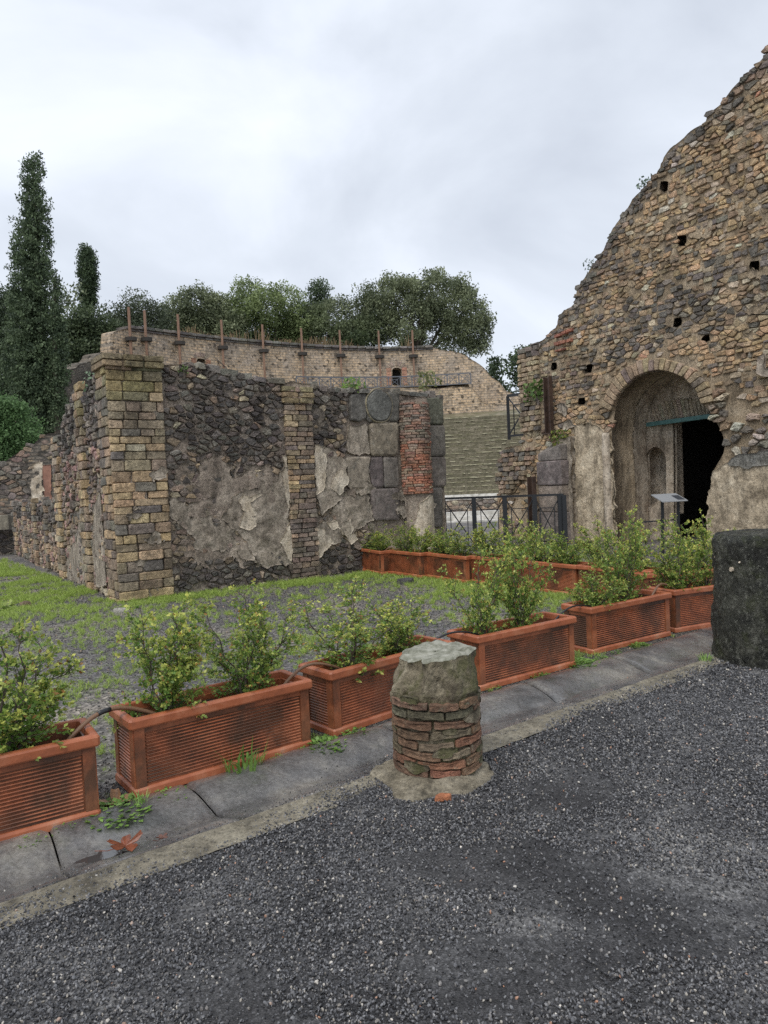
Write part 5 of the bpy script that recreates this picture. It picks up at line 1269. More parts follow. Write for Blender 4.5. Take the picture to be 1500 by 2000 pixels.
for pi_, sx_, sy_, vi, rz_, ssx, ssz, lab in SHR:
    o = VAR[vi] if vi not in usedv else copy_tree(VAR[vi]); usedv.add(vi)
    p = PLN[pi_]; a = p.rotation_euler.z
    o.location = (p.location.x+sx_*math.cos(a)-sy_*math.sin(a), p.location.y+sx_*math.sin(a)+sy_*math.cos(a), PH-.09)
    o.rotation_euler.z = rz_; o.scale = (ssx*1.24, ssx*1.24, ssz*1.05) if pi_ < 6 else (ssx*1.1, ssx*1.1, ssz*.88); o['label'] = lab; o['group'] = 'boxwood shrubs in the planters'

# ------------------------------------------------------------------ irrigation hoses
m, n, b = newmat('brown_hose'); b.inputs['Base Color'].default_value = (.21, .115, .065, 1); b.inputs['Roughness'].default_value = .45; M_HOSE = m
m, n, b = newmat('black_hose'); b.inputs['Base Color'].default_value = (.02, .02, .022, 1); b.inputs['Roughness'].default_value = .4; M_HOSEB = m
def bez(P, n=22):
    P = np.array(P, float); t = np.linspace(0, 1, n)[:, None]
    return ((1-t)**3)*P[0]+3*((1-t)**2)*t*P[1]+3*(1-t)*t*t*P[2]+t**3*P[3]
def pl_pt(i, x, y, z):
    p = PLN[i]; a = p.rotation_euler.z; return np.array([p.location.x+x*math.cos(a)-y*math.sin(a), p.location.y+x*math.sin(a)+y*math.cos(a), z])
HS = [(0, 1, 'brown hose bridging the two leftmost planters', M_HOSE, .19, .012), (1, 2, 'brown hose arching into the planter behind the stump', M_HOSE, .15, .010), (2, 3, 'dark hose over the left rim of the planter right of the stump', M_HOSEB, .12, .008),
      (3, 4, 'thin black hose over the left rim of the second planter from pillar', M_HOSEB, .1, .008), (4, 5, 'brown hose curving into the planter beside the mossy pillar', M_HOSE, .2, .010), (6, 7, 'pale hose between the two farthest planters', M_HOSE, .12, .009)]
for i, j, lab, mt_, lift, r_ in HS:
    A_, D_ = pl_pt(i, PL/2-.17, .14, PH-.075), pl_pt(j, -PL/2+.22, .15, PH-.05)
    B_ = pl_pt(i, PL/2+.0, .15, PH+lift*.45); C_ = pl_pt(j, -PL/2-.05, .16, PH+lift*.6)
    Pp = bez([A_, B_, C_, D_]); V, Fc = tube(Pp, r_, 8)
    g_ = thing('hose', lab, 'hose', A_); mobj('pipe', V, Fc, mt_, g_, smooth=True)
    if i == 0:
        V, Fc = tube(Pp[9:13], r_*1.15, 8); mobj('joint_sleeve', V, Fc, M_HOSEB, g_, smooth=True)

# ------------------------------------------------------------------ brick column stump
SX, SY, SR, SH = .235, 3.93, .252, .655
STP = thing('column_stump', 'short broken column stump of thin red bricks and mossy mortar on the gravel', 'column stump', (SX, SY, 0))
def stump_mat():
    m, n, b = newmat('stump_mortar'); c = coords(n)
    v = ramp(n, nz(n, c, 7, 9, .7, .4), [(.34, (.06, .048, .03)), (.47, (.15, .125, .082)), (.56, (.24, .205, .14)), (.68, (.42, .37, .27))])
    v = mix(n, ramp(n, nz(n, c, 4.5, 8, .7, .5), [(.47, 0.), (.56, .8)]), v, (.085, .085, .03))
    v = mix(n, 1., v, ramp(n, nz(n, c, 70, 5, .75), [(.3, .6), (.5, 1.), (.7, 1.4)]), 'MULTIPLY')
    n.links.new(v, b.inputs['Base Color']); b.inputs['Roughness'].default_value = .9
    b1 = bump(n, b, nz(n, c, 26, 10, .75), 1., .02); bump(n, b, nz(n, c, 110, 4, .7), .5, .004, b1); return m
M_STM = stump_mat()
nz_, na_ = 90, 120; V = []
for i in range(nz_):
    z = -.03+(SH+.03)*i/(nz_-1)
    for k in range(na_):
        a = 2*PI*k/na_; x_, y_ = math.cos(a), math.sin(a)
        r_ = SR-.022+.008*float(1)*1
        V.append((x_, y_, z, a))
A4 = np.array(V); x_, y_, z, a = A4.T
r_ = SR-.010 + .012*fbm(x_*3, y_*3, z*9, 5) - .020*(1-np.clip((z-.44)/.04, 0, 1)) - .028*np.clip((z-.44)/.21, 0, 1) + np.clip((z-.40)/.06, 0, 1)*.020*fbm(x_*2.5+5, y_*2.5, z*6, 5)
r_ -= np.clip(fbm(x_*1.8+3, y_*1.8, z*4+2, 3)-.55, 0, 1)*.08*(z > .45)
r_ -= .04*np.clip((z-.5)/.1, 0, 1)*np.clip(-(x_*.9+.3*y_)-.45, 0, 1)*2.2
r_ += .03*np.clip(1-z/.07, 0, 1)
ztop = z + np.where(z > .5, (.02*x_ - .0*y_ + .012*fbm(x_*2, y_*2, .5))*(z-.5)/.15, 0)
V = np.stack([SX+x_*r_, SY+y_*r_, ztop], 1); Fc = [(i*na_+k, i*na_+(k+1) % na_, (i+1)*na_+(k+1) % na_, (i+1)*na_+k) for i in range(nz_-1) for k in range(na_)]
mobj('mortar_core', V, Fc, M_STM, STP, smooth=False)
rim = V[-na_:]; VV = [rim]; ctr = rim.mean(0)
for s in (.9, .75, .5, .25, .02):
    q = ctr+(rim-ctr)*s; q[:, 2] += .012+.014*fbm(q[:, 0]*9, q[:, 1]*9, 1.); VV.append(q)
VV = np.concatenate(VV); Fc = [(i*na_+k, i*na_+(k+1) % na_, (i+1)*na_+(k+1) % na_, (i+1)*na_+k) for i in range(5) for k in range(na_)]
m, n, b = newmat('stump_top'); c = coords(n); n.links.new(ramp(n, nz(n, c, 12, 9, .72), [(.34, (.09, .09, .06)), (.48, (.22, .22, .17)), (.58, (.33, .325, .27)), (.7, (.44, .43, .37))]), b.inputs['Base Color']); b.inputs['Roughness'].default_value = .85; bump(n, b, nz(n, c, 50, 9, .7), .8, .01)
mobj('weathered_top', VV, Fc, m, STP, smooth=True)
def MS_(u, v, w):
    u, v, w = np.broadcast_arrays(*[np.asarray(t, float) for t in (u, v, w)]); a_ = u/SR; r2 = SR-.010+w
    return np.stack([SX+r2*np.cos(a_), SY+r2*np.sin(a_), v+.006*np.sin(a_*3+v*20)], -1)
m = stone_mat('stump_brick', 30, .012, .85, (.36, .33, .23), .8, .5); M_SB = m
r5 = random.Random(55)
for k, z0 in enumerate([.05, .099, .149, .20, .252, .304, .356, .408]):
    u = r5.uniform(0, .2); tot = 2*PI*SR; rowc = r5.uniform(.8, 1.15)
    uend = u+tot
    while u < uend-.04:
        w_ = min(r5.uniform(.15, .34), uend-u); hgt = r5.uniform(.036, .043)
        if r5.random() > (.0 if k < 6 else .25):
            nseg = 6; top_, bot = [], []
            for q in range(nseg+1):
                uu = u+.003+(w_-.006)*q/nseg; bot.append((uu, z0+r5.uniform(-.005, .005))); top_.append((uu, z0+hgt+r5.uniform(-.006, .005)))
            V, Fc = stone(bot+top_[::-1], MS_, r5.uniform(.0, .010), .001, r5, True, 0, .035)
            c_ = pal(r5, [(.45, (.225*rowc, .115, .068)), (.35, (.20, .12, .075)), (.2, (.18, .14, .095))], .12) if k < 6 else pal(r5, [(.5, (.20, .12, .075)), (.5, (.16, .135, .09))], .2)
            mobj('brick', V, Fc, M_SB, STP, col=np.tile(c_, (len(V), 1)))
        u += w_
for i in range(16):
    u0_, v0_, a_ = r5.uniform(-PI, .3)*SR, r5.uniform(.06, .46), r5.uniform(.025, .07)
    patch(STP, [(u0_+a_*1.8*math.cos(t*PI/4)*r5.uniform(.6, 1.1), v0_+a_*.55*math.sin(t*PI/4)*r5.uniform(.6, 1.1)) for t in range(8)], MS_, M_STM, r5.uniform(.004, .011), .012, .008, .004, .03, 'mortar_smear', 30)
# mortar apron round its foot
n_a, n_r = 90, 10; V = []
for i in range(n_r+1):
    for k in range(n_a):
        a = 2*PI*k/n_a; R_ = .30+.05*float(fbm(math.cos(a)*2.2, math.sin(a)*2.2, 2., 5))+.05*max(0, math.cos(a+2.4)); f_ = i/n_r
        rr_ = .2+(R_-.2)*f_; V.append((SX+rr_*math.cos(a)-.02, SY+rr_*math.sin(a)-.05, .022+.035*(1-f_)**2+.012*float(fbm(rr_*math.cos(a)*9, rr_*math.sin(a)*9, 1.))-.06*(f_ > .97)))
M_APR = mortar_mat('apron_mortar', (.13, .11, .075), (.27, .235, .17), (.38, .34, .26), 7, .012, 45)
APR = mobj('mortar_apron', V, [(i*n_a+k, i*n_a+(k+1) % n_a, (i+1)*n_a+(k+1) % n_a, (i+1)*n_a+k) for i in range(n_r) for k in range(n_a)], M_APR, STP, smooth=True)
for (x, y, s) in ((865, 1556, .045), (905, 1538, .03)):
    p = gp(x, y, .022); V, Fc = stone([(-s, -s*.6), (s*.9, -s*.5), (s, s*.4), (-.2*s, s*.8), (-s*.8, s*.3)], lambda u, v, w: np.stack(np.broadcast_arrays(p[0]+u, p[1]+v, p[2]+w), -1), .008, .001, r5, True, 0, .012)
    mobj('terracotta_shard', V, Fc, M_BRICK, STP, col=np.tile((.5, .19, .09), (len(V), 1)))

# ------------------------------------------------------------------ dark mossy pillar at the right edge
QX, QY, QR = 3.13, 5.93, .40; QH = 1.035
PIL_ = thing('mossy_pillar', 'thick dark wet mossy tuff column stub at the right edge of the gravel', 'pillar', (QX, QY, 0))
na_, nz_ = 140, 110; K, Aa = np.meshgrid(np.arange(nz_), np.linspace(0, 2*PI, na_, endpoint=False), indexing='ij')
z = -.04+(QH+.04)*K/(nz_-1); x_, y_ = np.cos(Aa), np.sin(Aa)
r_ = QR + .018*fbm(x_*2.2, y_*2.2, z*3, 5) + .010*fbm(x_*9, y_*9, z*14, 4) - .02*np.clip((z-QH+.05)/.05, 0, 1)**2 - .02*z
V = np.stack([QX+x_*r_, QY+y_*r_, z], -1).reshape(-1, 3); Fc = [(i*na_+k, i*na_+(k+1) % na_, (i+1)*na_+(k+1) % na_, (i+1)*na_+k) for i in range(nz_-1) for k in range(na_)]
def pillar_mat():
    m, n, b = newmat('wet_mossy_tuff'); c = coords(n)
    v = ramp(n, nz(n, c, 5, 9, .7, .3), [(.36, (.010, .010, .007)), (.48, (.026, .027, .019)), (.57, (.055, .056, .04)), (.66, (.14, .14, .11))])
    v = mix(n, ramp(n, nz(n, c, 7, 8, .7), [(.52, 0.), (.66, .7)]), v, (.06, .072, .02))
    sp_ = n.nodes.new('ShaderNodeSeparateXYZ'); n.links.new(c, sp_.inputs[0])
    mm = n.nodes.new('ShaderNodeMath'); mm.operation = 'MULTIPLY_ADD'; n.links.new(nz(n, c, 6, 8, .7), mm.inputs[0]); mm.inputs[1].default_value = .9; n.links.new(sp_.outputs['Z'], mm.inputs[2])
    v = mix(n, ramp(n, mm.outputs[0], [(1.36, 0.), (1.48, .9)]), v, (.16, .165, .135))
    vo = n.nodes.new('ShaderNodeTexVoronoi'); vo.inputs['Scale'].default_value = 26; n.links.new(c, vo.inputs['Vector'])
    v = mix(n, ramp(n, vo.outputs['Distance'], [(.10, .75), (.17, 0.)]), v, (.26, .27, .22))
    v = mix(n, ramp(n, nz(n, coords(n, scale=(1, 1, .6)), 26, 10, .9), [(.54, 0.), (.60, .9)]), v, (.30, .30, .25))
    n.links.new(v, b.inputs['Base Color']); n.links.new(ramp(n, nz(n, c, 9, 5, .6), [(.35, .22), (.6, .6)]), b.inputs['Roughness'])
    b1 = bump(n, b, nz(n, c, 17, 10, .78, .8), 1., .07); bump(n, b, nz(n, coords(n, scale=(1, 1, .35)), 75, 5, .7), .7, .01, b1); return m
M_PIL = pillar_mat(); mobj('shaft', V, Fc, M_PIL, PIL_, smooth=False)
rim = V[-na_:]; VV = [rim]; ctr = rim.mean(0)
for s, dz in ((.965, .018), (.9, .026), (.6, .03), (.3, .03), (.02, .03)):
    q = ctr+(rim-ctr)*s; q[:, 2] += dz+.006*fbm(q[:, 0]*8, q[:, 1]*8, 1.); VV.append(q)
VV = np.concatenate(VV)
mobj('worn_top', VV, [(i*na_+k, i*na_+(k+1) % na_, (i+1)*na_+(k+1) % na_, (i+1)*na_+k) for i in range(5) for k in range(na_)], M_PIL, PIL_, smooth=True)
r6 = random.Random(9)
for x, y, s in [(1405, 1115, .012), (1404, 1128, .009), (1407, 1140, .010), (1430, 1111, .018), (1447, 1095, .008), (1398, 1090, .008), (1402, 1100, .007)]:
    aa = math.atan2(-.83, (x-1490)/150.) if x < 1490 else -1.4
    cx_ = (x-1492)/(QR*F/5.55); cx_ = max(-.96, cx_); tocam = math.atan2(-QY, -QX); an = tocam-math.acos(-cx_*-1)*0 + math.asin(cx_)
    zc = CAMH-(y-906)/F*5.6
    V, Fc = stone([(s*math.cos(t), s*math.sin(t)*1.2) for t in np.arange(6)*PI/3+.3], lambda u, v, w: np.stack(np.broadcast_arrays(QX+(QR-.015+w)*np.cos(an+u/QR), QY+(QR-.015+w)*np.sin(an+u/QR), zc+v), -1), .008, .001, r6, True)
    mobj('lichen_spot', V, Fc, M_PLAST, PIL_)

# ------------------------------------------------------------------ information board
IB = at(1308, 975, 13.4); IBG = thing('information_board', 'tilted pale information board on thin dark legs in front of the doorway', 'sign', (IB[0], IB[1], 0))
dirx = np.array([.97, .25, 0]); diry = np.array([-.25, .97, 0]); c0 = np.array([IB[0], IB[1], IB[2]])
m, n, b = newmat('board_face'); b.inputs['Base Color'].default_value = (.30, .31, .32, 1); b.inputs['Roughness'].default_value = .3; M_BRD = m
pa = c0-dirx*.27-diry*.16+np.array([0, 0, -.045])
mobj('panel', boxv(pa, dirx*.54, diry*.34+np.array([0, 0, .13]), (0, 0, .015)), BOXF, M_BRD, IBG)
up_ = np.array([0, 0, .0195])
M_INK, n, b = newmat('printed_photo'); b.inputs['Base Color'].default_value = (.045, .05, .06, 1)
mobj('printed_picture', boxv(pa+dirx*.36+diry*.04+np.array([0, 0, .018+.015]), dirx*.15, diry*.20+np.array([0, 0, .0765]), (0, 0, .002)), BOXF, M_INK, IBG)
M_TXT, n, b = newmat('printed_text'); b.inputs['Base Color'].default_value = (.25, .25, .26, 1)
for i in range(7):
    mobj('text_line', boxv(pa+dirx*.04+diry*(.05+.036*i)+np.array([0, 0, .018+.0138*i+.005]), dirx*(.28-.03*(i % 3)), diry*.010+np.array([0, 0, .0038]), (0, 0, .002)), BOXF, M_TXT, IBG)
for s in (-.16, .18):
    v_, f_ = bar((c0+dirx*s-[0, 0, .03])*[1, 1, 1], np.append((c0+dirx*(s+.05)+diry*.1)[:2], 0.02), .05); mobj('leg', v_, f_, M_RAIL, IBG)
v_, f_ = bar(c0+dirx*-.62+diry*.3-[0, 0, .42], c0+dirx*.2+diry*.15-[0, 0, .40], .025); mobj('cross_bar', v_, f_, M_RAIL, IBG)

# ------------------------------------------------------------------ fallen leaves, weeds, wall plants
def maple(name, label, p, s, rz, c, curl=.25, rough=.45):
    P = []
    for i in range(30):
        a = 2*PI*i/30; lobe = abs(math.cos(a*2.5))**.7; r_ = s*(.35+.65*lobe*(1 if i % 2 else .82)); P.append((r_*math.cos(a), r_*math.sin(a)))
    V = [(0, 0, .012)]+[(x, y, .006+curl*(x*x)/s+.2*curl*s*math.sin(i*1.3)*.4+.012) for i, (x, y) in enumerate(P)]
    V += [(0, 0, .0105)]+[(x, y, z-.0015) for x, y, z in V[1:31]]; k = 31
    Fc = [(0, 1+i, 1+(i+1) % 30) for i in range(30)]+[(k, k+1+(i+1) % 30, k+1+i) for i in range(30)]
    g_ = thing(name, label, 'leaf', p, rz); m, n, b = newmat('dead_leaf'); n.links.new(ramp(n, nz(n, coords(n), 40, 5, .6), [(.3, tuple(x*.5 for x in c)), (.6, c)]), b.inputs['Base Color']); b.inputs['Roughness'].default_value = rough
    mobj('blade', V, Fc, m, g_, world=False); V, Fc = tube([(0, 0, .015), (-s*.9, .1*s, .01), (-s*1.5, .3*s, .02)], .0018, 5); mobj('stalk', V, Fc, m, g_, world=False)
maple('dead_leaf', 'wet reddish brown dead leaf lying in the drain by the puddle', gp(245, 1657, .0), .085, .6, (.22, .07, .035), .5, .3)
maple('dead_leaf', 'dry tan dead leaf among weeds between the two left planters', gp(228, 1572, .0), .10, 2., (.48, .27, .14), .4)
maple('dead_leaf', 'small brown leaf scrap in the drain right of the wet leaf', gp(317, 1642, .0), .03, 1., (.15, .07, .05), .3)
# puddle
pc = gp(212, 1668, -.008); V = [(pc[0], pc[1], pc[2]+.0)]; kk = 40
for i in range(kk):
    a = 2*PI*i/kk; r_ = .075*(1+.5*float(fbm(math.cos(a)*2, math.sin(a)*2, 1.))); V.append((pc[0]+r_*1.5*math.cos(a)*GT[0]-r_*.7*math.sin(a)*GT[1], pc[1]+r_*1.5*math.cos(a)*GT[1]+r_*.7*math.sin(a)*GT[0], pc[2]))
m, n, b = newmat('puddle_water'); b.inputs['Base Color'].default_value = (.05, .05, .05, 1); b.inputs['Roughness'].default_value = .03; b.inputs['Specular IOR Level'].default_value = 1.; bump(n, b, nz(n, coords(n), 60, 3, .5), .15, .004)
mobj('puddle', V, [(0, 1+i, 1+(i+1) % kk) for i in range(kk)], m, kind='structure')
M_WEED = leaf_mat('weed_leaves', .45, .3)
def weed_mesh(seed, r, n, h, grass=False, c1=(.05, .12, .02), c2=(.16, .30, .06)):
    rng = np.random.default_rng(seed); V, Cc = [], []
    for i in range(n):
        a = rng.uniform(0, 2*PI); d = r*math.sqrt(rng.random()); p = np.array([d*math.cos(a), d*math.sin(a), 0.]); 
        if grass:
            b_ = rng.normal(size=2)*.5+p[:2]/(r+1e-6)*.8; L = h*rng.uniform(.5, 1.2); q = p+np.array([b_[0]*L*.5, b_[1]*L*.5, L]); mid = (p+q)/2+np.array([-b_[0]*L*.12, -b_[1]*L*.12, L*.08]); s = np.array([-math.sin(a), math.cos(a), 0])*.0022*max(1, h/.05)
            V += [p-s, p+s, mid+s, mid-s, mid-s, mid+s, q+s*.1, q-s*.1]; c = np.array(c1)*(1-(t := rng.random()))+np.array(c2)*t; Cc += [c]*8
        else:
            z = h*rng.random()*(1-.5*d/r); L = min(.035, max(.012, r*rng.uniform(.13, .28))) if r < .4 else r*rng.uniform(.10, .22); p[2] = z+.004; dr_ = np.array([math.cos(a+rng.normal()*.7), math.sin(a+rng.normal()*.7), rng.uniform(-.1, .5)]); dr_ /= np.linalg.norm(dr_)
            s = np.cross(dr_, [0, 0, 1.]); s = s/np.linalg.norm(s)*L*.38; V += [p, p+dr_*L*.5+s+[0, 0, .002], p+dr_*L, p+dr_*L*.5-s+[0, 0, .002]]; t = rng.random(); Cc += [np.array(c1)*(1-t)+np.array(c2)*t]*4
    return np.array(V), np.arange(len(V)).reshape(-1, 4), np.array(Cc)
WD = [(62, 1652, .06, 40, 'small weed at the foot of the leftmost planter', 0), (128, 1626, .06, 30, 'tiny trailing weed under the leftmost planter', 0), (225, 1590, .17, 170, 'weeds filling the gap between the two left planters', 0),
      (272, 1574, .05, 40, 'grass blades at the corner of the second planter', 1), (335, 1558, .09, 40, 'sparse low weed below the second planter', 0), (478, 1505, .11, 46, 'long bladed grass tuft below the second planter', 2),
      (545, 1487, .05, 30, 'small weed under the right part of second planter', 0), (632, 1462, .14, 200, 'large leafy weed left of the brick stump', 0), (700, 1438, .10, 110, 'leafy weed touching the brick stump on its left', 0),
      (1050, 1322, .09, 150, 'round leafy weed under the planter right of the stump', 0), (1128, 1300, .16, 240, 'widest weed patch at the joint of two right planters', 0), (1178, 1290, .08, 60, 'small weed right of the widest weed patch', 0),
      (1252, 1265, .10, 130, 'bright weed under the planter second from the mossy pillar', 0), (1204, 1278, .05, 40, 'tiny weed below the second planter from the pillar', 0), (1378, 1292, .06, 60, 'grass tuft at the foot of the mossy pillar', 1), (960, 1348, .07, 50, 'small weed right beside the brick stump', 0)]
for i, (x, y, r_, n_, lab, gr) in enumerate(WD):
    p = gp(x, y, 0.); V, Fc, Cc = weed_mesh(100+i, r_, int(n_*(1.9 if gr == 0 else 1.2)), .05 if gr == 0 else (.07 if gr == 1 else .16), gr > 0, *(((.16, .3, .07), (.42, .6, .2)) if gr == 1 else ((.10, .20, .04), (.30, .48, .12))))
    tag(mobj('weed', V+np.array([p[0], p[1], -.005]), Fc, M_WEED, None, col=Cc), lab, 'weed', 'weeds along the drain', 'thing')
def wallplant(label, p, r_, n_, c1, c2, seed):
    rng = np.random.default_rng(seed); g_ = thing('wall_plant', label, 'plant', p, 0, 'plants rooted in the walls')
    P = rng.normal(size=(n_, 3))*r_*np.array([.5, .4, .4])+np.array([0, 0, r_*.35]); V, Fc = leafquads(np.clip(P, -r_*.75, r_*.95), r_*.36, rng, .4, .55); t = rng.random((n_, 1))
    mobj('foliage', V, Fc, M_WEED, g_, col=np.repeat(np.array(c1)*(1-t)+np.array(c2)*t, 4, 0), world=False)
    V, Fc = tube([(0, 0, -.1), (0, 0, r_*.5)], [.012, .004], 5); mobj('stem', V, Fc, M_BARK, g_, world=False)
GA, GB = (.06, .12, .03), (.2, .3, .09); BA, BB = (.10, .15, .12), (.24, .31, .24)
MRp = lambda x, y, w: MR(*pr((x, y), w), w).reshape(3)
MFp = lambda x, y: MF(*pf((x, y)), -.15).reshape(3)
MWp = lambda x, y: MW(*pw((x, y)), -.1).reshape(3)
wallplant('blue green tuft on the upper sloping edge of the gable', MRp(1264, 366, -.1), .22, 90, BA, BB, 1)
wallplant('blue green tuft on the lower sloping edge of the gable', MRp(1156, 524, -.1), .20, 80, BA, BB, 2)
wallplant('fern like green tuft left of the tall steel post', MRp(1046, 772, .12), .35, 160, GA, GB, 3)
wallplant('yellow green tuft on top of the block pier', MRp(1090, 860, .2), .24, 120, GA, (.35, .38, .08), 4)
wallplant('bright green weed on the ruined wall top near the carved disc', MFp(697, 764), .26, 140, GA, (.28, .42, .10), 5)
wallplant('small green sprig hanging near the top of the ruined wall', MF(*pf((357, 727)), .05).reshape(3), .10, 50, GA, GB, 6)
wallplant('pale green rosettes on the wing wall behind the corner pier', MWp(178, 752), .22, 90, (.16, .25, .14), (.38, .5, .34), 7)
wallplant('dry yellow grass at the right of the theatre railing', at(838, 752, 73), 1.3, 120, (.1, .13, .05), (.3, .3, .14), 8)

# ------------------------------------------------------------------ scattered grit, gravel and grass (instanced)
def proto_collection(name, meshes):
    c = bpy.data.collections.new(name)
    for i, me in enumerate(meshes): c.objects.link(bpy.data.objects.new(name+'_piece', me))
    return c
def scatter(name, label, cat, pts, scl, coll, nvar, rot3=True, tilt=0., seed=0, mat=None):
    rng = np.random.default_rng(seed); n = len(pts)
    me = bpy.data.meshes.new(name); me.vertices.add(n); me.vertices.foreach_set('co', np.asarray(pts, np.float32).ravel())
    r = rng.uniform(0, 2*PI, (n, 3)).astype(np.float32)
    if not rot3: r[:, :2] = rng.normal(size=(n, 2))*tilt
    for nm, ty, val in (('rot', 'FLOAT_VECTOR', r.ravel()), ('scl', 'FLOAT', np.asarray(scl, np.float32)), ('vid', 'INT', rng.integers(0, nvar, n).astype(np.int32))):
        a = me.attributes.new(nm, ty, 'POINT'); a.data.foreach_set('vector' if ty == 'FLOAT_VECTOR' else 'value', val)
    o = bpy.data.objects.new(name, me); COL.objects.link(o); tag(o, label, cat, None, 'stuff')
    g = bpy.data.node_groups.new(name, 'GeometryNodeTree'); g.interface.new_socket('Geometry', in_out='INPUT', socket_type='NodeSocketGeometry'); g.interface.new_socket('Geometry', in_out='OUTPUT', socket_type='NodeSocketGeometry')
    gi, go = g.nodes.new('NodeGroupInput'), g.nodes.new('NodeGroupOutput'); ip = g.nodes.new('GeometryNodeInstanceOnPoints')
    ci = g.nodes.new('GeometryNodeCollectionInfo'); ci.inputs['Collection'].default_value = coll; ci.inputs['Separate Children'].default_value = True; ci.inputs['Reset Children'].default_value = True
    def na(nm, ty):
        a = g.nodes.new('GeometryNodeInputNamedAttribute'); a.data_type = ty; a.inputs['Name'].default_value = nm; return a.outputs[0]
    L = g.links.new; L(gi.outputs[0], ip.inputs['Points']); L(ci.outputs[0], ip.inputs['Instance']); ip.inputs['Pick Instance'].default_value = True
    L(na('vid', 'INT'), ip.inputs['Instance Index']); e = g.nodes.new('FunctionNodeEulerToRotation'); L(na('rot', 'FLOAT_VECTOR'), e.inputs[0]); L(e.outputs[0], ip.inputs['Rotation']); L(na('scl', 'FLOAT'), ip.inputs['Scale'])
    L(ip.outputs[0], go.inputs[0]); md = o.modifiers.new('scatter', 'NODES'); md.node_group = g; return o
def pebble_mat(name, stops, rough=.5):
    m, n, b = newmat(name); oi = n.nodes.new('ShaderNodeObjectInfo')
    v = ramp(n, oi.outputs['Random'], stops); v = mix(n, 1., v, ramp(n, nz(n, coords(n), 1.5, 4, .7), [(.3, .7), (.7, 1.3)]), 'MULTIPLY')
    n.links.new(v, b.inputs['Base Color']); b.inputs['Roughness'].default_value = rough; return m
M_PEB = pebble_mat('lava_pebble', [(0, (.022, .022, .0235)), (.35, (.058, .058, .062)), (.65, (.115, .115, .121)), (.86, (.19, .19, .195)), (.955, (.19, .175, .16)), (.978, (.36, .33, .28)), (.993, (.62, .58, .52)), (.997, (.34, .17, .10))], .32)
def pebble_meshes(mat, n, seed):
    import bmesh
    R_ = []; rng = np.random.default_rng(seed)
    for i in range(n):
        bm = bmesh.new(); bmesh.ops.create_icosphere(bm, subdivisions=1, radius=.5)
        sc3 = np.array([rng.uniform(.8, 1.15), rng.uniform(.6, .9), rng.uniform(.4, .65)])
        for v in bm.verts: v.co = Vector(np.array(v.co)*sc3*rng.uniform(.78, 1.12))
        me = bpy.data.meshes.new('pebble'); bm.to_mesh(me); bm.free(); me.materials.append(mat); R_.append(me)
    return R_
PC = proto_collection('pebble', pebble_meshes(M_PEB, 6, 5))
rng = np.random.default_rng(5)
def in_frame(x, y, m=.25): return (np.abs(x) < y*.545+m) & (y > 1.5)
def near_stump(x, y): return (x-SX+.02)**2+(y-SY+.05)**2 < .31**2
WORN = [(gp(870, 1700), .22), (gp(1080, 1690), .28), (gp(1010, 1850), .22), (gp(1400, 1790), .3), (gp(1180, 1740), .2), (gp(1290, 1800), .2)]
def worn(x, y): return sum(.75*np.exp(-(((x-p[0])/r_/1.5)**2+((y-p[1])/r_)**2)) for p, r_ in WORN)
def near_pillar(x, y): return (x-QX)**2+(y-QY)**2 < .38**2
P, S_ = [], []
for dlo, dhi, dens, sz in ((1.5, 2.6, 11500, .0125), (2.6, 3.8, 9500, .0132), (3.8, 5.2, 6800, .0148), (5.2, 7.5, 4200, .0175)):
    n = int((dhi-dlo)*(dhi*1.09+2.6)*dens); x = rng.uniform(-.545*dhi-1.3, .545*dhi+1.3, n); y = rng.uniform(dlo, dhi, n)
    t = GT[0]*x+GT[1]*y; s = GS[0]*x+GS[1]*y; bare = fbm(x*1.1, y*1.1, 5., 4)*.5+.22*fbm(x*6, y*6, 1., 3)+worn(x, y)
    k = in_frame(x, y, 1.3) & (s < edge_s(t)-.008*rng.random(n)) & ~near_stump(x, y) & ~near_pillar(x, y) & ((bare < .36) | (rng.random(n) < .22)) & (x < 5.5)
    x, y = x[k], y[k]; sc_ = sz*rng.uniform(.55, 1.3, len(x)); P.append(np.stack([x, y, path_z(x, y)+sc_*rng.uniform(.0, .5, len(x))], 1)); S_.append(sc_)
# strays on the drain and mortar edge
n = 5200; t = rng.uniform(-1.5, 8, n); s = edge_s(t)-.01+rng.exponential(.045, n); x, y = t*GT[0]+s*GS[0], t*GT[1]+s*GS[1]; k = in_frame(x, y) & (s < 3.8); P.append(np.stack([x, y, .012+0*x], 1)[k]); S_.append(.009*rng.uniform(.5, 1.2, k.sum()))
n = 1500; a = rng.uniform(0, 2*PI, n); r_ = .31+rng.exponential(.03, n); P.append(np.stack([SX-.02+r_*np.cos(a), SY-.05+r_*np.sin(a), .012+0*a], 1)); S_.append(.011*rng.uniform(.6, 1.2, n))
P = np.concatenate(P); S_ = np.concatenate(S_)
scatter('loose_gravel', 'loose black lava gravel with a few white chips covering the path', 'gravel', P, S_, PC, 6)
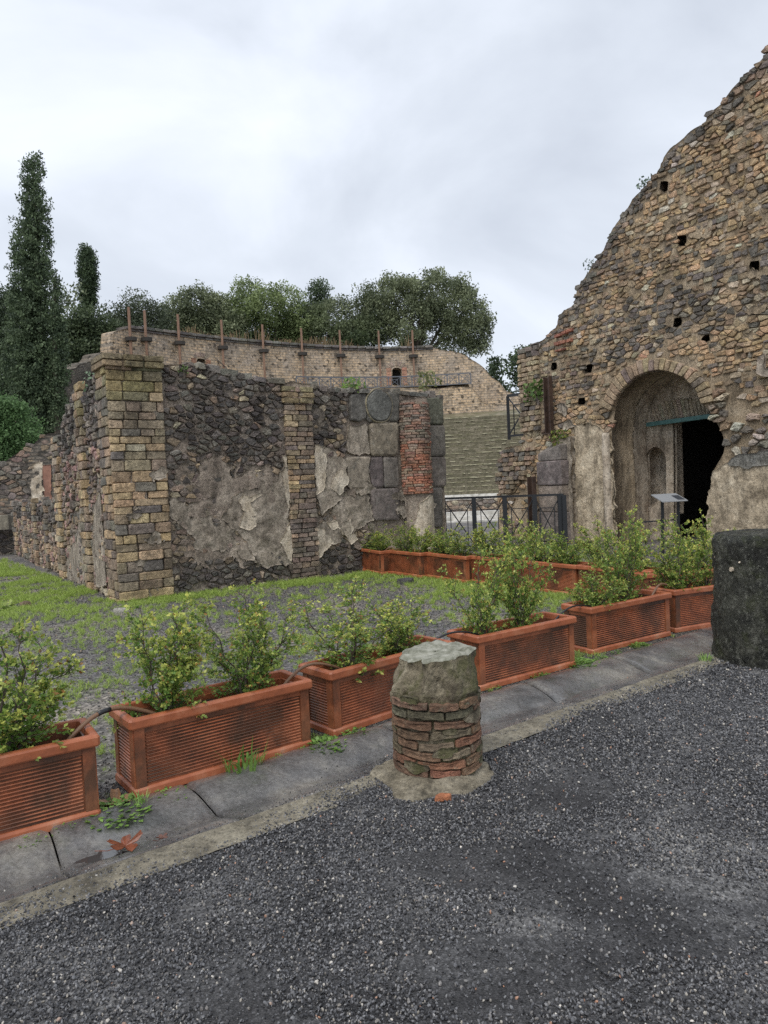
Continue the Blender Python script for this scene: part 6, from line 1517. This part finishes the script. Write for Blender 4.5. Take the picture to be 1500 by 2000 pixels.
# strip of dark grit under the planters
n = 16000; t = rng.uniform(-1.6, 7.2, n); s = 3.79+np.abs(rng.normal(size=n))*.16; x, y = t*GT[0]+s*GS[0], t*GT[1]+s*GS[1]; k = in_frame(x, y)
M_PEB2 = pebble_mat('courtyard_pebble', [(0, (.035, .034, .036)), (.4, (.08, .075, .075)), (.75, (.14, .13, .12)), (.92, (.22, .19, .15)), (.98, (.34, .26, .18))], .6)
PC2 = proto_collection('grit', pebble_meshes(M_PEB2, 5, 8))
P = [np.stack([x, y, ground_z(x, y)+.004], 1)[k]]; S_ = [.013*rng.uniform(.5, 1.3, k.sum())]
n = 60000; y = rng.uniform(3.4, 15, n)**1.0; x = rng.uniform(-8, 6, n); s = GS[0]*x+GS[1]*y; k = in_frame(x, y) & (s > 3.85)
P.append(np.stack([x, y, ground_z(x, y)+.004], 1)[k]); S_.append((.012+.0012*y[k])*rng.uniform(.5, 1.5, k.sum()))
scatter('courtyard_gravel', 'grey and brown stone chips strewn over the courtyard behind the planters', 'gravel', np.concatenate(P), np.concatenate(S_), PC2, 5, seed=2)
# grass and clover
def tuft(seed, grass): 
    V, Fc, Cc = weed_mesh(seed, .5, 34 if not grass else 26, .42 if not grass else .9, grass, (.14, .25, .04), (.44, .58, .14))
    if grass:
        V = V*1.
    return rawmesh('tuft', V, Fc, M_WEED, Cc)
def tuft_g(seed):
    rng = np.random.default_rng(seed); V, Cc = [], []
    for i in range(26):
        a = rng.uniform(0, 2*PI); d = .5*math.sqrt(rng.random()); p = np.array([d*math.cos(a), d*math.sin(a), 0.]); L = rng.uniform(.35, .9); b_ = rng.normal(size=2)*.45
        q = p+np.array([b_[0]*L, b_[1]*L, L]); s = np.array([-math.sin(a), math.cos(a), 0])*.028; mid = (p+q)/2+np.array([0, 0, .1*L]); V += [p-s, p+s, mid+s*.8, mid-s*.8, mid-s*.8, mid+s*.8, q+s*.1, q-s*.1]
        t = rng.random(); Cc += [np.array((.18, .29, .05))*(1-t)+np.array((.54, .66, .17))*t]*8
    return rawmesh('tuft', np.array(V), np.arange(len(V)).reshape(-1, 4), M_WEED, np.array(Cc))
TC_ = proto_collection('tuft', [tuft(201, False), tuft(202, False), tuft_g(203), tuft_g(204), tuft(205, False)])
n = 260000; y = rng.uniform(3.6, 20, n); x = rng.uniform(-11, 5.5, n)
s = GS[0]*x+GS[1]*y
# distances to the two walls' feet
rx, ry = x-C0[0], y-C0[1]; uf, wf = rx*AF[0]+ry*AF[1], rx*NF[0]+ry*NF[1]; uw, ww = rx*BW[0]+ry*BW[1], rx*NW[0]+ry*NW[1]
dF = np.where((uf > -.3), np.abs(wf), 9); dW = np.where(uw > -.3, np.abs(ww), 9)
dens = .10 + .55*np.clip(fbm(x*.9, y*.9, 7., 4)-.05, 0, 1.)
dens += .9*np.exp(-(dF/.55)**2)*(.5+.5*vn(x*2, y*2)) + np.where(uw > -.6, 1.0*np.exp(-(np.maximum(0, ww-.2)/2.6)**2), 0)*np.clip(.35+.9*fbm(x*1.9, y*1.9, 2., 5), 0, 1)
dens += .5*np.exp(-((s-5.8)/1.2)**2)*np.clip(fbm(x*1.2, y*1.2, 9.)+.15, 0, 1)
dbk = np.abs((x-.9)*.86+(y-11.6)*.5); dens += .6*np.exp(-(dbk/.7)**2)*(y > 8)*(x < 2.5)
dens += .35*((s > 3.85) & (s < 4.6))*np.clip(fbm(x*2.5, y*2.5, 4.)+.1, 0, 1)
inside_wall = ((uf > .0) & (wf < .02) & (uf < Lf)) | ((uw > 0) & (ww < .05))
dens *= 1-.45*np.exp(-(((x+.5)/3)**2+((y-8)/2.2)**2))
k = (rng.random(n) < dens*.72) & in_frame(x, y, 1.) & (s > 3.84) & ~inside_wall & (x < 4.6) & ~((uf > 0) & (wf < 0))
for px_, py_, pa_, _ in PLT:
    lx = (x-px_)*math.cos(pa_)+(y-py_)*math.sin(pa_); ly = -(x-px_)*math.sin(pa_)+(y-py_)*math.cos(pa_); k &= ~((np.abs(lx) < .55) & (ly > .0) & (ly < .37))
x, y = x[k], y[k]
scatter('grass', 'patchy bright green grass and clover covering the courtyard ground', 'grass', np.stack([x, y, ground_z(x, y)], 1), (.034+.0035*y)*rng.uniform(.6, 1.3, len(x)), TC_, 5, False, .15, 3)
# odd stones lying in the grass
for x, y, s, c, lab in ((235, 1195, .13, (.42, .4, .35), 'pale flat stone chip lying before the corner pier'), (792, 1137, .16, (.09, .085, .085), 'dark flat lava lump lying before the back planters'), (50, 1181, .09, (.3, .22, .14), 'small brown stone in the grass at the left')):
    p = gp(x, y, .02); o = VV = None
    V, Fc = stone([(s*math.cos(t)*r6.uniform(.8, 1.1), s*.6*math.sin(t)) for t in np.arange(7)*2*PI/7], lambda u, v, w: np.stack(np.broadcast_arrays(p[0]+u, p[1]+v, p[2]+w), -1), .05, .001, r6, False)
    tag(mobj('field_stone', V, Fc, M_LAVA, None, col=np.tile(c, (len(V), 1))), lab, 'stone', None, 'thing')
